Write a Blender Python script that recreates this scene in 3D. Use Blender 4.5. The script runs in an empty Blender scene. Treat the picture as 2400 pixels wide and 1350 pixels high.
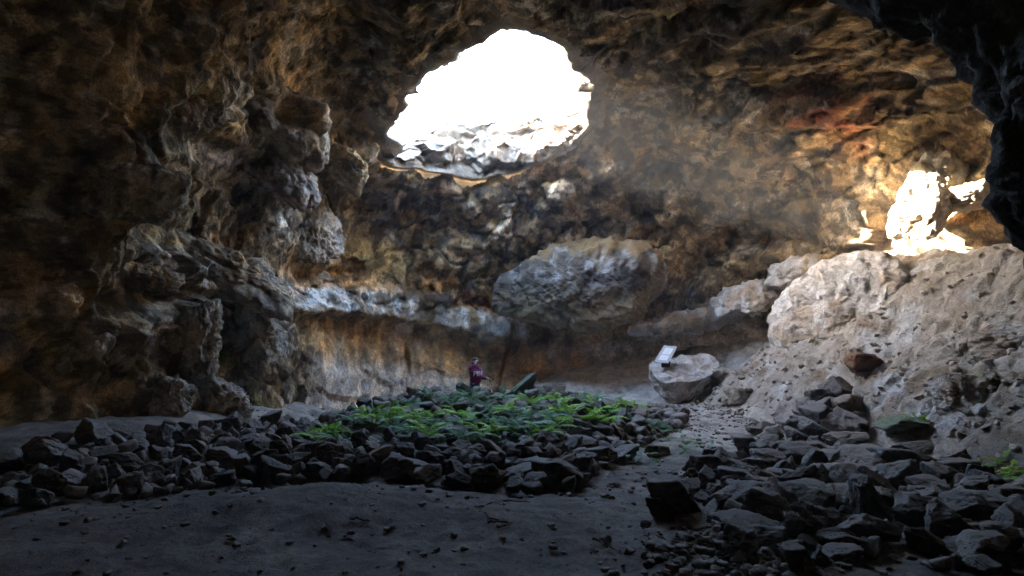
import bpy, math, random
import numpy as np
from mathutils import Vector, Matrix

# ------------------------------------------------------------------ camera, sky, sun, exposure
SC = bpy.context.scene
COL = SC.collection
F = 1467.0                     # focal length in pixels of the 2400 px wide photograph
PITCH = math.radians(6.8)
CAM = np.array([0.0, 0.0, 1.6])
cd = bpy.data.cameras.new('camera')
cd.sensor_width = 36.0
cd.lens = F / 2400 * 36.0
cd.clip_start = 0.05
cd.clip_end = 400
cam = bpy.data.objects.new('camera', cd)
cam.location = CAM
cam.rotation_euler = (math.pi / 2 + PITCH, 0, 0)
COL.objects.link(cam)
SC.camera = cam

SUN_DIR = Vector((8.2, -0.85, -2.85)).normalized()          # the way the light travels
W = bpy.data.worlds.new('World')
SC.world = W
W.use_nodes = True
wn = W.node_tree.nodes
bg = wn['Background']
sky = wn.new('ShaderNodeTexSky')
sky.sky_type = 'NISHITA'
sky.sun_disc = False
sky.sun_elevation = math.asin(-SUN_DIR.z)
sky.sun_rotation = math.atan2(-SUN_DIR.x, -SUN_DIR.y)
W.node_tree.links.new(sky.outputs[0], bg.inputs[0])
bg.inputs[1].default_value = 0.15
W.cycles.sampling_method = 'MANUAL'
W.cycles.sample_map_resolution = 512

sl = bpy.data.lights.new('sun', 'SUN')
sl.energy = 2.8
sl.angle = math.radians(0.53)
sl.color = (1.0, 0.93, 0.82)
sun = bpy.data.objects.new('sun', sl)
sun.rotation_euler = SUN_DIR.to_track_quat('-Z', 'Y').to_euler()
sun.location = (-20, 15, 25)
COL.objects.link(sun)

vs = SC.view_settings
vs.view_transform = 'Standard'
vs.look = 'None'
vs.gamma = 1.0
vs.exposure = 6.15
vs.use_curve_mapping = False
cy = SC.cycles
cy.use_denoising = True
cy.denoiser = 'OPENIMAGEDENOISE'
cy.denoising_input_passes = 'RGB_ALBEDO_NORMAL'
cy.denoising_prefilter = 'ACCURATE'
cy.max_bounces = 8
cy.diffuse_bounces = 6
cy.volume_bounces = 0
cy.glossy_bounces = 2
cy.use_guiding = False
cy.use_adaptive_sampling = False
cy.sample_clamp_indirect = 0
cy.use_fast_gi = False

# ------------------------------------------------------------------ helpers
rng = np.random.default_rng(7)
random.seed(7)
_FW = np.array([0, math.cos(PITCH), math.sin(PITCH)])
_UP = np.array([0, -math.sin(PITCH), math.cos(PITCH)])

def ray(u, v):
    d = np.array([1.0, 0, 0]) * (u - 1200) / F + _UP * (675 - v) / F + _FW
    return d / np.linalg.norm(d)

def at(u, v, y):
    """the point at depth y (metres along world Y) on the line of sight of photo pixel u, v"""
    d = ray(u, v)
    return CAM + d * (y / d[1])

def project(p):
    q = np.asarray(p, dtype=np.float64) - CAM
    dz = q @ _FW
    dz = np.where(dz > 0.05, dz, np.nan)
    u = 1200 + F * q[..., 0] / dz
    v = 675 - F * (q @ _UP) / dz
    return np.nan_to_num(u, nan=-9999), np.nan_to_num(v, nan=-9999)

# --- noise (vectorised)
_perm = rng.permutation(256).astype(np.int32)
_perm = np.concatenate([_perm, _perm, _perm])
_g = rng.normal(size=(256, 3)).astype(np.float32)
_g /= np.linalg.norm(_g, axis=1)[:, None]

def perlin(p, seed=0):
    p = np.asarray(p, dtype=np.float32) + np.float32(seed * 17.31)
    i = np.floor(p).astype(np.int32)
    f = p - i
    i &= 255
    w = f * f * f * (f * (f * 6 - 15) + 10)
    out = np.zeros(len(p), np.float32)
    for cx in (0, 1):
        wx = w[:, 0] if cx else 1 - w[:, 0]
        ax = _perm[(i[:, 0] + cx) & 255]
        for cy_ in (0, 1):
            wy = w[:, 1] if cy_ else 1 - w[:, 1]
            ay = _perm[(ax + i[:, 1] + cy_) & 255]
            for cz in (0, 1):
                wz = w[:, 2] if cz else 1 - w[:, 2]
                g = _g[_perm[(ay + i[:, 2] + cz) & 255]]
                d = g[:, 0] * (f[:, 0] - cx) + g[:, 1] * (f[:, 1] - cy_) + g[:, 2] * (f[:, 2] - cz)
                out += wx * wy * wz * d
    return out * 1.6

def fbm(p, octv=4, seed=0, gain=0.5, lac=2.03):
    a, s = 1.0, 0.0
    p = np.asarray(p, dtype=np.float32)
    for k in range(octv):
        s = s + a * perlin(p, seed + k * 3.7)
        p = p * lac
        a *= gain
    return s

def billow(p, octv=3, seed=0, gain=0.5, lac=2.03):
    a, s = 1.0, 0.0
    p = np.asarray(p, dtype=np.float32)
    for k in range(octv):
        s = s + a * (np.abs(perlin(p, seed + k * 3.7)) * 2 - 0.5)
        p = p * lac
        a *= gain
    return s

def worley(p, seed=0):
    p = np.asarray(p, dtype=np.float32) + np.float32(seed * 11.7)
    i = np.floor(p).astype(np.int32)
    f1 = np.full(len(p), 9, np.float32)
    f2 = np.full(len(p), 9, np.float32)
    cid = np.zeros(len(p), np.int32)
    tilt = np.zeros(len(p), np.float32)
    for dx in (-1, 0, 1):
        for dy in (-1, 0, 1):
            for dz in (-1, 0, 1):
                c = i + np.array([dx, dy, dz], np.int32)
                h = _perm[(_perm[(_perm[c[:, 0] & 255] + c[:, 1]) & 255] + c[:, 2]) & 255]
                q = c + 0.5 + _g[h] * 0.5 - p
                d = np.sqrt((q * q).sum(1))
                near = d < f1
                f2 = np.where(near, f1, np.minimum(f2, d))
                cid = np.where(near, h, cid)
                g2 = _g[(h * 7 + 3) & 255]
                tilt = np.where(near, (q * g2).sum(1), tilt)
                f1 = np.where(near, d, f1)
    return f1, f2, cid, tilt

def sstep(a, b, x):
    t = np.clip((x - a) / (b - a), 0, 1)
    return t * t * (3 - 2 * t)

def mixc(a, b, t):
    return a + (b - a) * np.asarray(t)[..., None]

# --- meshes
def mesh_np(name, verts, faces, col=None, smooth=True):
    """faces: (n,3) or (n,4) array, or a list of such arrays"""
    if not isinstance(faces, (list, tuple)) or not isinstance(faces[0], np.ndarray):
        faces = [np.asarray(faces, np.int32)]
    faces = [np.asarray(f, np.int32) for f in faces if len(f)]
    me = bpy.data.meshes.new(name)
    verts = np.asarray(verts, np.float32)
    me.vertices.add(len(verts))
    me.vertices.foreach_set('co', verts.ravel())
    loops = np.concatenate([f.ravel() for f in faces])
    sizes = np.concatenate([np.full(len(f), f.shape[1], np.int32) for f in faces])
    starts = np.concatenate([[0], np.cumsum(sizes)[:-1]]).astype(np.int32)
    me.loops.add(len(loops))
    me.loops.foreach_set('vertex_index', loops)
    me.polygons.add(len(sizes))
    me.polygons.foreach_set('loop_start', starts)
    me.polygons.foreach_set('use_smooth', np.full(len(sizes), smooth, bool))
    me.update(calc_edges=True)
    me.validate()
    if col is not None:
        a = me.color_attributes.new('col', 'FLOAT_COLOR', 'POINT')
        c = np.ones((len(verts), 4), np.float32)
        c[:, :3] = col
        a.data.foreach_set('color', c.ravel())
    return me

def obj(name, me, mat=None, parent=None, label=None, cat=None, group=None, kind=None):
    o = bpy.data.objects.new(name, me)
    COL.objects.link(o)
    if mat is not None and me is not None and not me.materials:
        me.materials.append(mat)
    if parent is not None:
        o.parent = parent
    if label: o['label'] = label
    if cat: o['category'] = cat
    if group: o['group'] = group
    if kind: o['kind'] = kind
    return o

def grid_faces(nr, nc, wrap=False):
    r = np.arange(nr - 1)[:, None]
    c = np.arange(nc if wrap else nc - 1)[None, :]
    c2 = (c + 1) % nc
    return np.stack([r * nc + c, r * nc + c2, (r + 1) * nc + c2, (r + 1) * nc + c], -1).reshape(-1, 4)

# --- materials
def new_mat(name):
    m = bpy.data.materials.new(name)
    m.use_nodes = True
    nt = m.node_tree
    return m, nt, nt.nodes['Principled BSDF']

def node(nt, typ, **kw):
    n = nt.nodes.new(typ)
    for k, v in kw.items():
        if k.startswith('i_'):
            n.inputs[k[2:].replace('_', ' ')].default_value = v
        else:
            setattr(n, k, v)
    return n

def ramp(nt, fac, stops):
    r = nt.nodes.new('ShaderNodeValToRGB')
    els = r.color_ramp.elements
    while len(els) < len(stops):
        els.new(0.5)
    for e, (p, c) in zip(els, stops):
        e.position = p
        e.color = (c[0], c[1], c[2], 1) if not np.isscalar(c) else (c, c, c, 1)
    nt.links.new(fac, r.inputs[0])
    return r.outputs[0]

def mulmix(nt, a, b, fac=1.0, mode='MULTIPLY'):
    n = nt.nodes.new('ShaderNodeMix')
    n.data_type = 'RGBA'
    n.blend_type = mode
    if np.isscalar(fac):
        n.inputs[0].default_value = fac
    else:
        nt.links.new(fac, n.inputs[0])
    for s, i in ((a, 6), (b, 7)):
        if hasattr(s, 'links'):
            nt.links.new(s, n.inputs[i])
        else:
            n.inputs[i].default_value = (s[0], s[1], s[2], 1)
    return n.outputs[2]

def rock_mat(name, base=None, vscale=1.0, contrast=(0.45, 1.5), bump=0.6, bdist=0.06, stretch=(1, 1, 1), rough=0.92, coords='Object', spots=0.0, hue=None, fine=None):
    """mottled rock: colour from the mesh attribute 'col' (or a base colour), broken up by noise at several scales; bump"""
    m, nt, bs = new_mat(name)
    tc = node(nt, 'ShaderNodeTexCoord')
    mp = node(nt, 'ShaderNodeMapping')
    mp.inputs['Scale'].default_value = stretch
    nt.links.new(tc.outputs[coords], mp.inputs[0])
    vec = mp.outputs[0]
    if base is None:
        at_ = node(nt, 'ShaderNodeAttribute', attribute_name='col')
        c = at_.outputs['Color']
    else:
        rgb = node(nt, 'ShaderNodeRGB')
        rgb.outputs[0].default_value = (*base, 1)
        c = rgb.outputs[0]
    n1 = node(nt, 'ShaderNodeTexNoise', i_Scale=2.2 * vscale, i_Detail=8.0, i_Roughness=0.62, i_Distortion=0.6)
    n2 = node(nt, 'ShaderNodeTexNoise', i_Scale=11.0 * vscale, i_Detail=6.0, i_Roughness=0.7)
    n6 = node(nt, 'ShaderNodeTexNoise', i_Scale=32.0 * vscale, i_Detail=3.0, i_Roughness=0.6)
    for n in (n1, n2, n6):
        nt.links.new(vec, n.inputs['Vector'])
    lo, hi = contrast
    c = mulmix(nt, c, ramp(nt, n1.outputs[0], [(0.3, lo), (0.7, hi)]))
    c = mulmix(nt, c, ramp(nt, n2.outputs[0], [(0.3, lo * 1.15), (0.7, hi * 0.9)]), 0.8)
    c = mulmix(nt, c, ramp(nt, n6.outputs[0], [(0.35, lo * 1.25), (0.65, hi * 0.88)]), 0.75)
    if hue is not None:
        n4 = node(nt, 'ShaderNodeTexNoise', i_Scale=1.1 * vscale, i_Detail=4.0)
        nt.links.new(vec, n4.inputs['Vector'])
        c = mulmix(nt, c, hue, ramp(nt, n4.outputs[0], [(0.45, 0.0), (0.7, 0.8)]), 'MULTIPLY')
    if spots:
        v2 = node(nt, 'ShaderNodeTexVoronoi', i_Scale=26.0 * vscale)
        nt.links.new(vec, v2.inputs['Vector'])
        c = mulmix(nt, c, ramp(nt, v2.outputs[0], [(0.0, 1 - spots), (0.35, 1.0)]))
    nt.links.new(c, bs.inputs['Base Color'])
    bs.inputs['Roughness'].default_value = rough
    bs.inputs['Specular IOR Level'].default_value = 0.25
    # relief
    ad = node(nt, 'ShaderNodeMath', operation='MULTIPLY_ADD')
    nt.links.new(n2.outputs[0], ad.inputs[0]); ad.inputs[1].default_value = 0.5
    nt.links.new(n1.outputs[0], ad.inputs[2])
    n5 = node(nt, 'ShaderNodeTexNoise', i_Scale=38.0 * vscale, i_Detail=4.0, i_Roughness=0.7)
    nt.links.new(vec, n5.inputs['Vector'])
    ad2 = node(nt, 'ShaderNodeMath', operation='MULTIPLY_ADD')
    nt.links.new(n5.outputs[0], ad2.inputs[0]); ad2.inputs[1].default_value = 0.22
    nt.links.new(ad.outputs[0], ad2.inputs[2])
    bp = node(nt, 'ShaderNodeBump')
    bp.inputs['Strength'].default_value = bump
    bp.inputs['Distance'].default_value = bdist
    nt.links.new(ad2.outputs[0], bp.inputs['Height'])
    nt.links.new(bp.outputs[0], bs.inputs['Normal'])
    return m

def flat_mat(name, col, rough=0.8, noise=0.25, scale=20.0, spec=0.3):
    m, nt, bs = new_mat(name)
    n = node(nt, 'ShaderNodeTexNoise', i_Scale=scale, i_Detail=4.0)
    tc = node(nt, 'ShaderNodeTexCoord')
    nt.links.new(tc.outputs['Object'], n.inputs['Vector'])
    rgb = node(nt, 'ShaderNodeRGB')
    rgb.outputs[0].default_value = (*col, 1)
    c = mulmix(nt, rgb.outputs[0], ramp(nt, n.outputs[0], [(0.3, 1 - noise), (0.7, 1 + noise)]))
    nt.links.new(c, bs.inputs['Base Color'])
    bs.inputs['Roughness'].default_value = rough
    bs.inputs['Specular IOR Level'].default_value = spec
    return m

M_WALL = rock_mat('cave_rock', bump=0.9, bdist=0.09, contrast=(0.42, 1.6), hue=(1.0, 0.82, 0.6))
M_SAND = rock_mat('cave_sand', bump=0.9, bdist=0.045, contrast=(0.55, 1.4), vscale=1.6)
M_BANK = rock_mat('crusted_earth', bump=1.0, bdist=0.075, contrast=(0.6, 1.3), vscale=2.2, spots=0.5)
M_RIM = rock_mat('sunlit_rock', bump=0.9, bdist=0.07, contrast=(0.6, 1.4))

# ------------------------------------------------------------------ the cave shell
C0 = np.array([0.0, 11.0, 2.0])       # centre that the shell is laid out around
ZT = 7.5                              # dome height above C0
NEXP = 2.3
PLAN = [(-4.2, 19.8), (-2, 20.9), (1, 21.5), (4, 21.6), (6.6, 21.2), (9, 19.6), (10.9, 17.2), (12.8, 14.6), (14, 11), (13, 7), (9, 2.5),
        (5, -2.5), (0, -5), (-7, -2.5), (-10.4, 1.5), (-11.4, 4.5), (-11, 7.2), (-10.2, 8.8), (-8.6, 10.1), (-6.5, 11.2), (-6.1, 13.2), (-5.6, 15.5), (-5.2, 17.8)]  # deep left recess added so its corner shades the near left wall
_pa = np.array([math.atan2(y - C0[1], x - C0[0]) for x, y in PLAN])
_pr = np.array([math.hypot(x - C0[0], y - C0[1]) for x, y in PLAN])
_o = np.argsort(_pa)
_pa, _pr = _pa[_o], _pr[_o]
_fa = np.linspace(-math.pi, math.pi, 1441)
_fr = np.interp(_fa, np.concatenate([_pa - 2 * math.pi, _pa, _pa + 2 * math.pi]), np.tile(_pr, 3))
_k = np.hanning(41); _k /= _k.sum()
_fr = np.convolve(np.concatenate([_fr[-61:-1], _fr, _fr[1:61]]), _k, 'same')[60:-60]

def plan_r(phi):
    return np.interp((phi + math.pi) % (2 * math.pi) - math.pi, _fa, _fr)

def shell_r(phi, th):
    R = plan_r(phi)
    return 1.0 / ((np.abs(np.cos(th)) / R) ** NEXP + (np.abs(np.sin(th)) / ZT) ** NEXP) ** (1 / NEXP)

def shell_inside(p):
    q = p - C0
    phi = math.atan2(q[1], q[0])
    rho = math.hypot(q[0], q[1])
    if q[2] < 0:
        return rho < plan_r(phi)
    return (rho / plan_r(phi)) ** NEXP + (q[2] / ZT) ** NEXP < 1

def on_shell(u, v):
    d = ray(u, v)
    lo, hi = 0.0, 40.0
    for _ in range(40):
        mid = (lo + hi) / 2
        if shell_inside(CAM + d * mid): lo = mid
        else: hi = mid
    return CAM + d * lo

# azimuth columns: dense where the photograph looks
NPH = 1400
_w = np.linspace(-math.pi, math.pi, 4001)
_dens = 0.35 + 1.0 * (np.cos(_w - math.pi * 0.5) > -0.55) + 0.9 * np.exp(-((_w - 2.75) / 0.55) ** 2) + 0.3 * np.exp(-((_w - 0.6) / 0.5) ** 2)
_cd = np.concatenate([[0], np.cumsum((_dens[1:] + _dens[:-1]) / 2)])
PHI = np.interp(np.linspace(0, _cd[-1], NPH, endpoint=False), _cd, _w)
ZL = np.linspace(-0.9, -0.0, 1)
zl = np.linspace(-2.9, -0.06, 52)               # below C0: upright wall
TH = np.linspace(0, math.radians(88), 290)
P = []
for z in zl:
    R = plan_r(PHI)
    P.append(np.stack([C0[0] + R * np.cos(PHI), C0[1] + R * np.sin(PHI), np.full(NPH, C0[2] + z)], -1))
for t in TH:
    r = shell_r(PHI, np.full(NPH, t))
    P.append(np.stack([C0[0] + r * math.cos(t) * np.cos(PHI), C0[1] + r * math.cos(t) * np.sin(PHI), np.full(NPH, C0[2]) + r * math.sin(t)], -1))
SV = np.concatenate(P)
SNR = len(zl) + len(TH)
SU, SVv = project(SV)
front = SV[:, 1] > 1.0
inw = np.array([0.0, 11.0, 3.2]) - SV
inw[:, 2] *= 0.8
inw /= np.linalg.norm(inw, axis=1)[:, None]

def blob(u, v, ru, rv, ang=0.0, power=2.0):
    """soft elliptical patch of the wall, given where the photograph shows it"""
    a = math.radians(ang)
    du, dv = SU - u, SVv - v
    x = (du * math.cos(a) + dv * math.sin(a)) / ru
    y = (-du * math.sin(a) + dv * math.cos(a)) / rv
    return np.where(front, np.exp(-(x * x + y * y) ** (power / 2) * 1.2), 0)

def along(pts):
    """for a line over the wall: signed height above it (px), and how far inside its ends"""
    pts = np.array(pts, float)
    vl = np.interp(SU, pts[:, 0], pts[:, 1])
    ends = sstep(pts[0, 0] - 25, pts[0, 0] + 35, SU) * (1 - sstep(pts[-1, 0] - 40, pts[-1, 0] + 15, SU))
    return vl - SVv, np.where(front, ends, 0)

# smooth zone: the washed lower back wall
lowwall = np.where(front, sstep(690, 800, SVv + 0.0 * SU) * sstep(690, 780, SU) * (1 - sstep(1950, 2050, SU)), 0)
warp = np.stack([fbm(SV * 0.35, 2, 31), fbm(SV * 0.35, 2, 37), fbm(SV * 0.35, 2, 41)], -1) * 0.9
sunny = blob(2230, 480, 190, 140, 0, 4)
lobes = np.where(front, sstep(950, 750, SU), 0)
rough = (1 - 0.85 * lowwall) * (1 - .6 * sunny) * (1 - .5 * lobes)
d = 0.45 * fbm(SV * 0.22, 2, 1) * (1 - 0.6 * lowwall)
d = d + 0.30 * billow(SV * 0.42 + warp, 2, 2) * rough
ja = np.stack([perlin(SV * 2.1, 43), perlin(SV * 2.1, 45), perlin(SV * 2.1, 47)], -1) * 0.22
calm = 0.35 + 0.65 * sstep(-0.25, 0.35, fbm(SV * 0.3, 2, 49))
f1, f2, cid, tl = worley((SV + ja) * np.array([0.55, 0.55, 0.85]) + warp * 0.15, 4)
d = d + (0.45 * tl + 0.30 * (cid / 255.0 - 0.5) + 0.12 * sstep(0.0, 0.12, f2 - f1)) * rough
f1, f2, cid, tl = worley((SV + ja * .7) * np.array([1.3, 1.3, 1.9]) + warp * .2, 14)
d = d + (0.17 * tl + 0.12 * (cid / 255.0 - 0.5)) * rough * calm
f1, f2, cid, tl = worley((SV + ja * .35) * np.array([3.4, 3.4, 4.6]) + warp * .3, 24)
d = d + (0.075 * tl + 0.04 * (cid / 255.0 - 0.5)) * rough * calm
d = d + 0.06 * fbm(SV * 3.0, 4, 5, gain=.6) * (1 - 0.6 * lowwall)

edge = fbm(SV * 1.4, 3, 8)
# (u, v, ru, rv, angle, metres towards the viewer, hardness)
FEAT = [
    (630, 280, 105, 95, -15, .75, 4), (655, 290, 34, 42, 10, -.85, 3), (640, 385, 70, 55, 30, .35, 3), (690, 430, 60, 60, 50, .35, 3),
    (455, 255, 75, 42, -38, .5, 3.5), (500, 300, 22, 70, 35, -.6, 3), (810, 390, 62, 40, 42, .5, 4), (330, 470, 120, 80, 10, .5, 3),
    (430, 460, 60, 60, 40, .3, 3), (550, 640, 165, 62, 22, .65, 4), (515, 640, 24, 18, 0, -.55, 3), (800, 495, 30, 18, -30, .6, 3),
    (735, 560, 40, 50, -30, .35, 3), (790, 640, 50, 13, -8, -.7, 4), (530, 800, 44, 55, 0, -.9, 3), (610, 800, 45, 75, 15, .35, 3),
    (160, 840, 62, 62, 0, -.7, 4), (190, 860, 26, 40, -25, .45, 3), (330, 715, 66, 34, 8, -.7, 4), (100, 690, 90, 60, 10, .4, 3),
    (450, 760, 30, 90, 10, .45, 3), (300, 900, 50, 120, 10, -.5, 3), (400, 920, 45, 40, 0, .4, 3), (590, 960, 30, 45, 10, -.45, 3), (640, 700, 60, 40, 30, .3, 3),
    (880, 380, 26, 40, -30, .45, 3), (920, 350, 60, 30, -20, .35, 3),
    (985, 500, 190, 70, 8, -.75, 3), (1120, 470, 60, 60, 0, .35, 3), (880, 570, 120, 40, 8, -.25, 4), (1180, 560, 90, 50, -10, .3, 3),
    (1300, 470, 70, 40, 0, .35, 3), (1430, 390, 110, 40, 10, .25, 3), (1600, 230, 45, 30, 10, -.5, 3),
    (1690, 450, 70, 50, 20, .3, 3), (1880, 350, 90, 30, 0, .3, 3), (1700, 120, 90, 35, -35, .4, 3), (1850, 140, 110, 25, -25, .4, 3),
    (1930, 260, 120, 28, -22, .35, 3), (2150, 470, 55, 150, 22, .2, 3), (2290, 420, 120, 22, -12, .5, 4), (2330, 500, 110, 40, -14, .35, 3), (2030, 500, 26, 70, -15, .35, 3),
    (958, 845, 5, 34, -4, -.3, 3), (952, 885, 5, 22, 4, -.25, 3), (1182, 845, 5, 60, 14, -.22, 3), (1245, 874, 42, 5, 0, -.2, 3), (850, 700, 5, 20, 0, -.2, 3),
    (1450, 760, 60, 30, 0, -.3, 3), (1800, 560, 150, 40, 0, -.4, 3), (1170, 690, 40, 90, -12, -.5, 3),
]
for (u, v, ru, rv, a, amp, hard) in FEAT:
    e = (1 + 0.35 * edge) * (.55 if u < 850 else 1.0)
    d = d + amp * blob(u, v, ru, rv, a, hard) * np.clip(e, 0.4, 1.6)
# the long ledge over the person, hollow wall below it
LEDGE = [(690, 742), (760, 738), (830, 742), (900, 752), (1000, 765), (1080, 785), (1160, 806), (1245, 812)]
LINE = LEDGE[:-1] + [(1245, 800), (1450, 782), (1900, 740)]
h, en = along(LEDGE)
h = h + 9 * edge
led = sstep(-6, 10, h) * (1 - sstep(45, 120, h)) * en
d = d + led * 0.48
und = sstep(-150, -20, h) * (1 - sstep(-12, 4, h)) * np.where(front, sstep(650, 760, SU) * (1 - sstep(1900, 2000, SU)), 0)
d = d - 0.15 * und
# overhanging arc on the left
h2, en2 = along([(380, 640), (450, 670), (540, 690), (620, 705), (700, 720)])
led2 = sstep(-6, 8, h2 + 7 * edge) * (1 - sstep(50, 110, h2)) * en2
d = d + led2 * 0.22
# the scooped slab low on the wall
h3, en3 = along([(735, 905), (760, 930), (810, 940), (860, 930), (885, 900)])
slab = sstep(-3, 3, h3 + 2 * edge) * (1 - sstep(50, 85, h3)) * en3
d = d + slab * 0.16
foot = np.clip((0.9 - SV[:, 2]) / 1.6, 0, 1)
d = d + foot * 0.35 * lowwall
# the skylight: outline where the photograph shows its lower lip
HOLE = [(930, 285), (905, 335), (892, 366), (915, 386), (985, 392), (1060, 408), (1110, 418), (1190, 402), (1265, 378), (1330, 345), (1378, 290), (1372, 235), (1392, 193), (1345, 165), (1325, 120),
        (1285, 92), (1238, 70), (1190, 60), (1135, 96), (1090, 122), (1040, 152), (990, 182), (955, 205), (945, 245)]
d = d - 1.0 * np.where(front, sstep(960, 840, SU) * sstep(250, 480, SU) * sstep(745, 660, SVv + 12 * edge) * sstep(-250, 0, SVv), 0)
hx = np.array(HOLE, float)
hd = np.full(len(SV), 1e9)
for i in range(len(hx)):
    A, B = hx[i], hx[(i + 1) % len(hx)]
    ab = B - A
    t = np.clip(((SU - A[0]) * ab[0] + (SVv - A[1]) * ab[1]) / (ab @ ab), 0, 1)
    hd = np.minimum(hd, (SU - A[0] - t * ab[0]) ** 2 + (SVv - A[1] - t * ab[1]) ** 2)
nearhole = np.where(front, np.exp(-hd / 55.0 ** 2), 0)
d = d * (1 - 0.85 * nearhole)
d = d * (1 - .9 * blob(1480, 260, 150, 120, 0, 4)) - .15 * blob(1480, 260, 150, 120, 0, 4)
S3 = SV + inw * d[:, None]

# colour of the rock itself
def wall_colour(p, U, V, d):
    n1 = fbm(p * 0.55, 4, 51)
    n2 = fbm(p * 1.7, 4, 57)
    n3 = fbm(p * np.array([2.4, 2.4, 0.25]), 3, 61)          # drips
    c = np.tile(np.array([0.215, 0.155, 0.086]), (len(p), 1))
    c = mixc(c, np.array([0.35, 0.245, 0.125]), sstep(0.0, 0.6, n1))
    c = mixc(c, np.array([0.060, 0.050, 0.042]), sstep(0.1, 0.6, n2) * 0.85)
    c = mixc(c, np.array([0.46, 0.385, 0.29]), sstep(0.2, 0.65, fbm(p * 1.1, 4, 71)) * 0.8)
    return c, n1, n2, n3

colr, n1, n2, n3 = wall_colour(S3, SU, SVv, d)
grey = np.array([0.52, 0.45, 0.375]); orange = np.array([0.48, 0.26, 0.095]); pale = np.array([0.62, 0.59, 0.55]); dark = np.array([0.05, 0.042, 0.036])
red = np.array([0.20, 0.055, 0.025]); ochre = np.array([0.36, 0.25, 0.10])
lw = np.where(front, sstep(690, 760, SU) * (1 - sstep(1900, 2000, SU)), 0)
hh = SVv - np.interp(SU, *np.array(LINE, float).T)
hh_ = -h                                                        # px below the ledge line
band_or = lw * np.exp(-((hh - 62 - 16 * n1) / 42) ** 2)
band_gr = lw * sstep(80, 120, hh + 20 * n3)
band_gr = np.clip(band_gr + lw * sstep(1230, 1420, SU) * sstep(5, 40, hh), 0, 1)
band_or = band_or * (1 - .85 * sstep(1280, 1450, SU))
colr = mixc(colr, grey * (1 + 0.25 * n3[:, None]), band_gr)
colr = mixc(colr, orange * (1 + 0.4 * n3[:, None]), np.clip(band_or * (0.6 + 0.6 * n3), 0, 1))
topm = led * np.clip(sstep(8, 20, h) * (1 - sstep(50, 90, h)) * (0.55 + 1.3 * n3), 0, 1)
colr = mixc(colr, pale, topm)
colr = mixc(colr, orange * 1.1, np.clip(en * sstep(55, 80, h) * (1 - sstep(95, 130, h)) * (0.7 + n1), 0, 1) * 0.8)
for (u, v, ru, rv, a, c, s) in [(850, 590, 70, 45, 15, ochre, .9), (930, 620, 90, 30, 5, ochre, .5), (620, 700, 70, 20, 25, ochre, .6), (540, 590, 120, 20, 22, ochre, .7),
                                (1950, 260, 90, 26, -22, red, .9), (1900, 200, 70, 26, -25, red, .7), (2000, 300, 60, 40, -10, red * 1.3, .7), (1980, 340, 60, 40, 0, np.array([.42, .22, .12]), .6),
                                (620, 390, 70, 45, 30, np.array([.40, .34, .33]), .7), (700, 440, 50, 50, 30, np.array([.36, .31, .28]), .6), (600, 250, 60, 45, 0, np.array([.34, .28, .21]), .6),
                                (1650, 340, 120, 70, 10, np.array([.34, .28, .18]), .6), (1480, 290, 130, 60, 12, np.array([.30, .24, .15]), .7), (820, 390, 50, 35, 42, np.array([.34, .24, .11]), .8),
                                (540, 650, 130, 50, 22, np.array([.30, .26, .21]), .7), (690, 670, 50, 24, 25, np.array([.5, .46, .42]), .7), (720, 530, 60, 45, 0, np.array([.42, .38, .33]), .6),
                                (480, 830, 120, 130, 0, np.array([.34, .30, .26]), .6), (620, 800, 60, 80, 0, np.array([.36, .33, .29]), .6), (120, 700, 140, 60, 5, orange * .8, .6),
                                (530, 830, 34, 40, 0, np.array([.05, .075, .015]), .8), (600, 960, 25, 40, 0, np.array([.06, .075, .02]), .7), (460, 1000, 22, 60, 0, np.array([.05, .06, .015]), .6),
                                (2150, 470, 90, 130, 20, np.array([.45, .36, .24]), .8), (2300, 480, 130, 80, -10, np.array([.42, .32, .18]), .7),
                                (1640, 760, 200, 90, 0, np.array([.30, .27, .25]), .5)]:
    colr = mixc(colr, c * (1 + 0.35 * n2[:, None]), np.clip(blob(u, v, ru, rv, a, 3) * s * (1 + 0.8 * n2), 0, 1))
mott = sstep(-.05, .12, fbm(S3 * 2.6, 5, 73, gain=.62))
colr = colr * (0.55 + 0.95 * mott * (1 - .6 * lowwall) + .4 * lowwall)[:, None]
colr = np.clip(colr, 0.012, 0.75)

H3 = np.array([on_shell(u, v) for u, v in HOLE])
hc = H3.mean(0)
_ha = np.arctan2(H3[:, 1] - hc[1], H3[:, 0] - hc[0])
# resample the outline evenly, roughen it
seg = np.linalg.norm(np.roll(H3, -1, 0) - H3, axis=1)
cs = np.concatenate([[0], np.cumsum(seg)])
NH = 640
tt = np.linspace(0, cs[-1], NH, endpoint=False)
HP = np.stack([np.interp(tt, cs, np.append(H3[:, k], H3[0, k])) for k in range(3)], -1)
tang = np.roll(HP, -1, 0) - np.roll(HP, 1, 0)
for _ in range(6):
    tang = (np.roll(tang, 1, 0) + 2 * tang + np.roll(tang, -1, 0)) / 4
tang[:, 2] = 0
tang /= np.linalg.norm(tang, axis=1)[:, None]
outw = np.stack([tang[:, 1], -tang[:, 0], np.zeros(NH)], -1)
if ((HP - hc) * outw).sum() < 0:
    outw = -outw
HP = HP + outw * (0.16 * fbm(HP * 1.3, 4, 91))[:, None]

# cut the shell wider than the lip, so that the lip hides the cut
def in_poly(x, y, px, py):
    ins = np.zeros(len(x), bool)
    j = len(px) - 1
    for i in range(len(px)):
        c = ((py[i] > y) != (py[j] > y)) & (x < (px[j] - px[i]) * (y - py[i]) / (py[j] - py[i] + 1e-12) + px[i])
        ins ^= c
        j = i
    return ins

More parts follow.
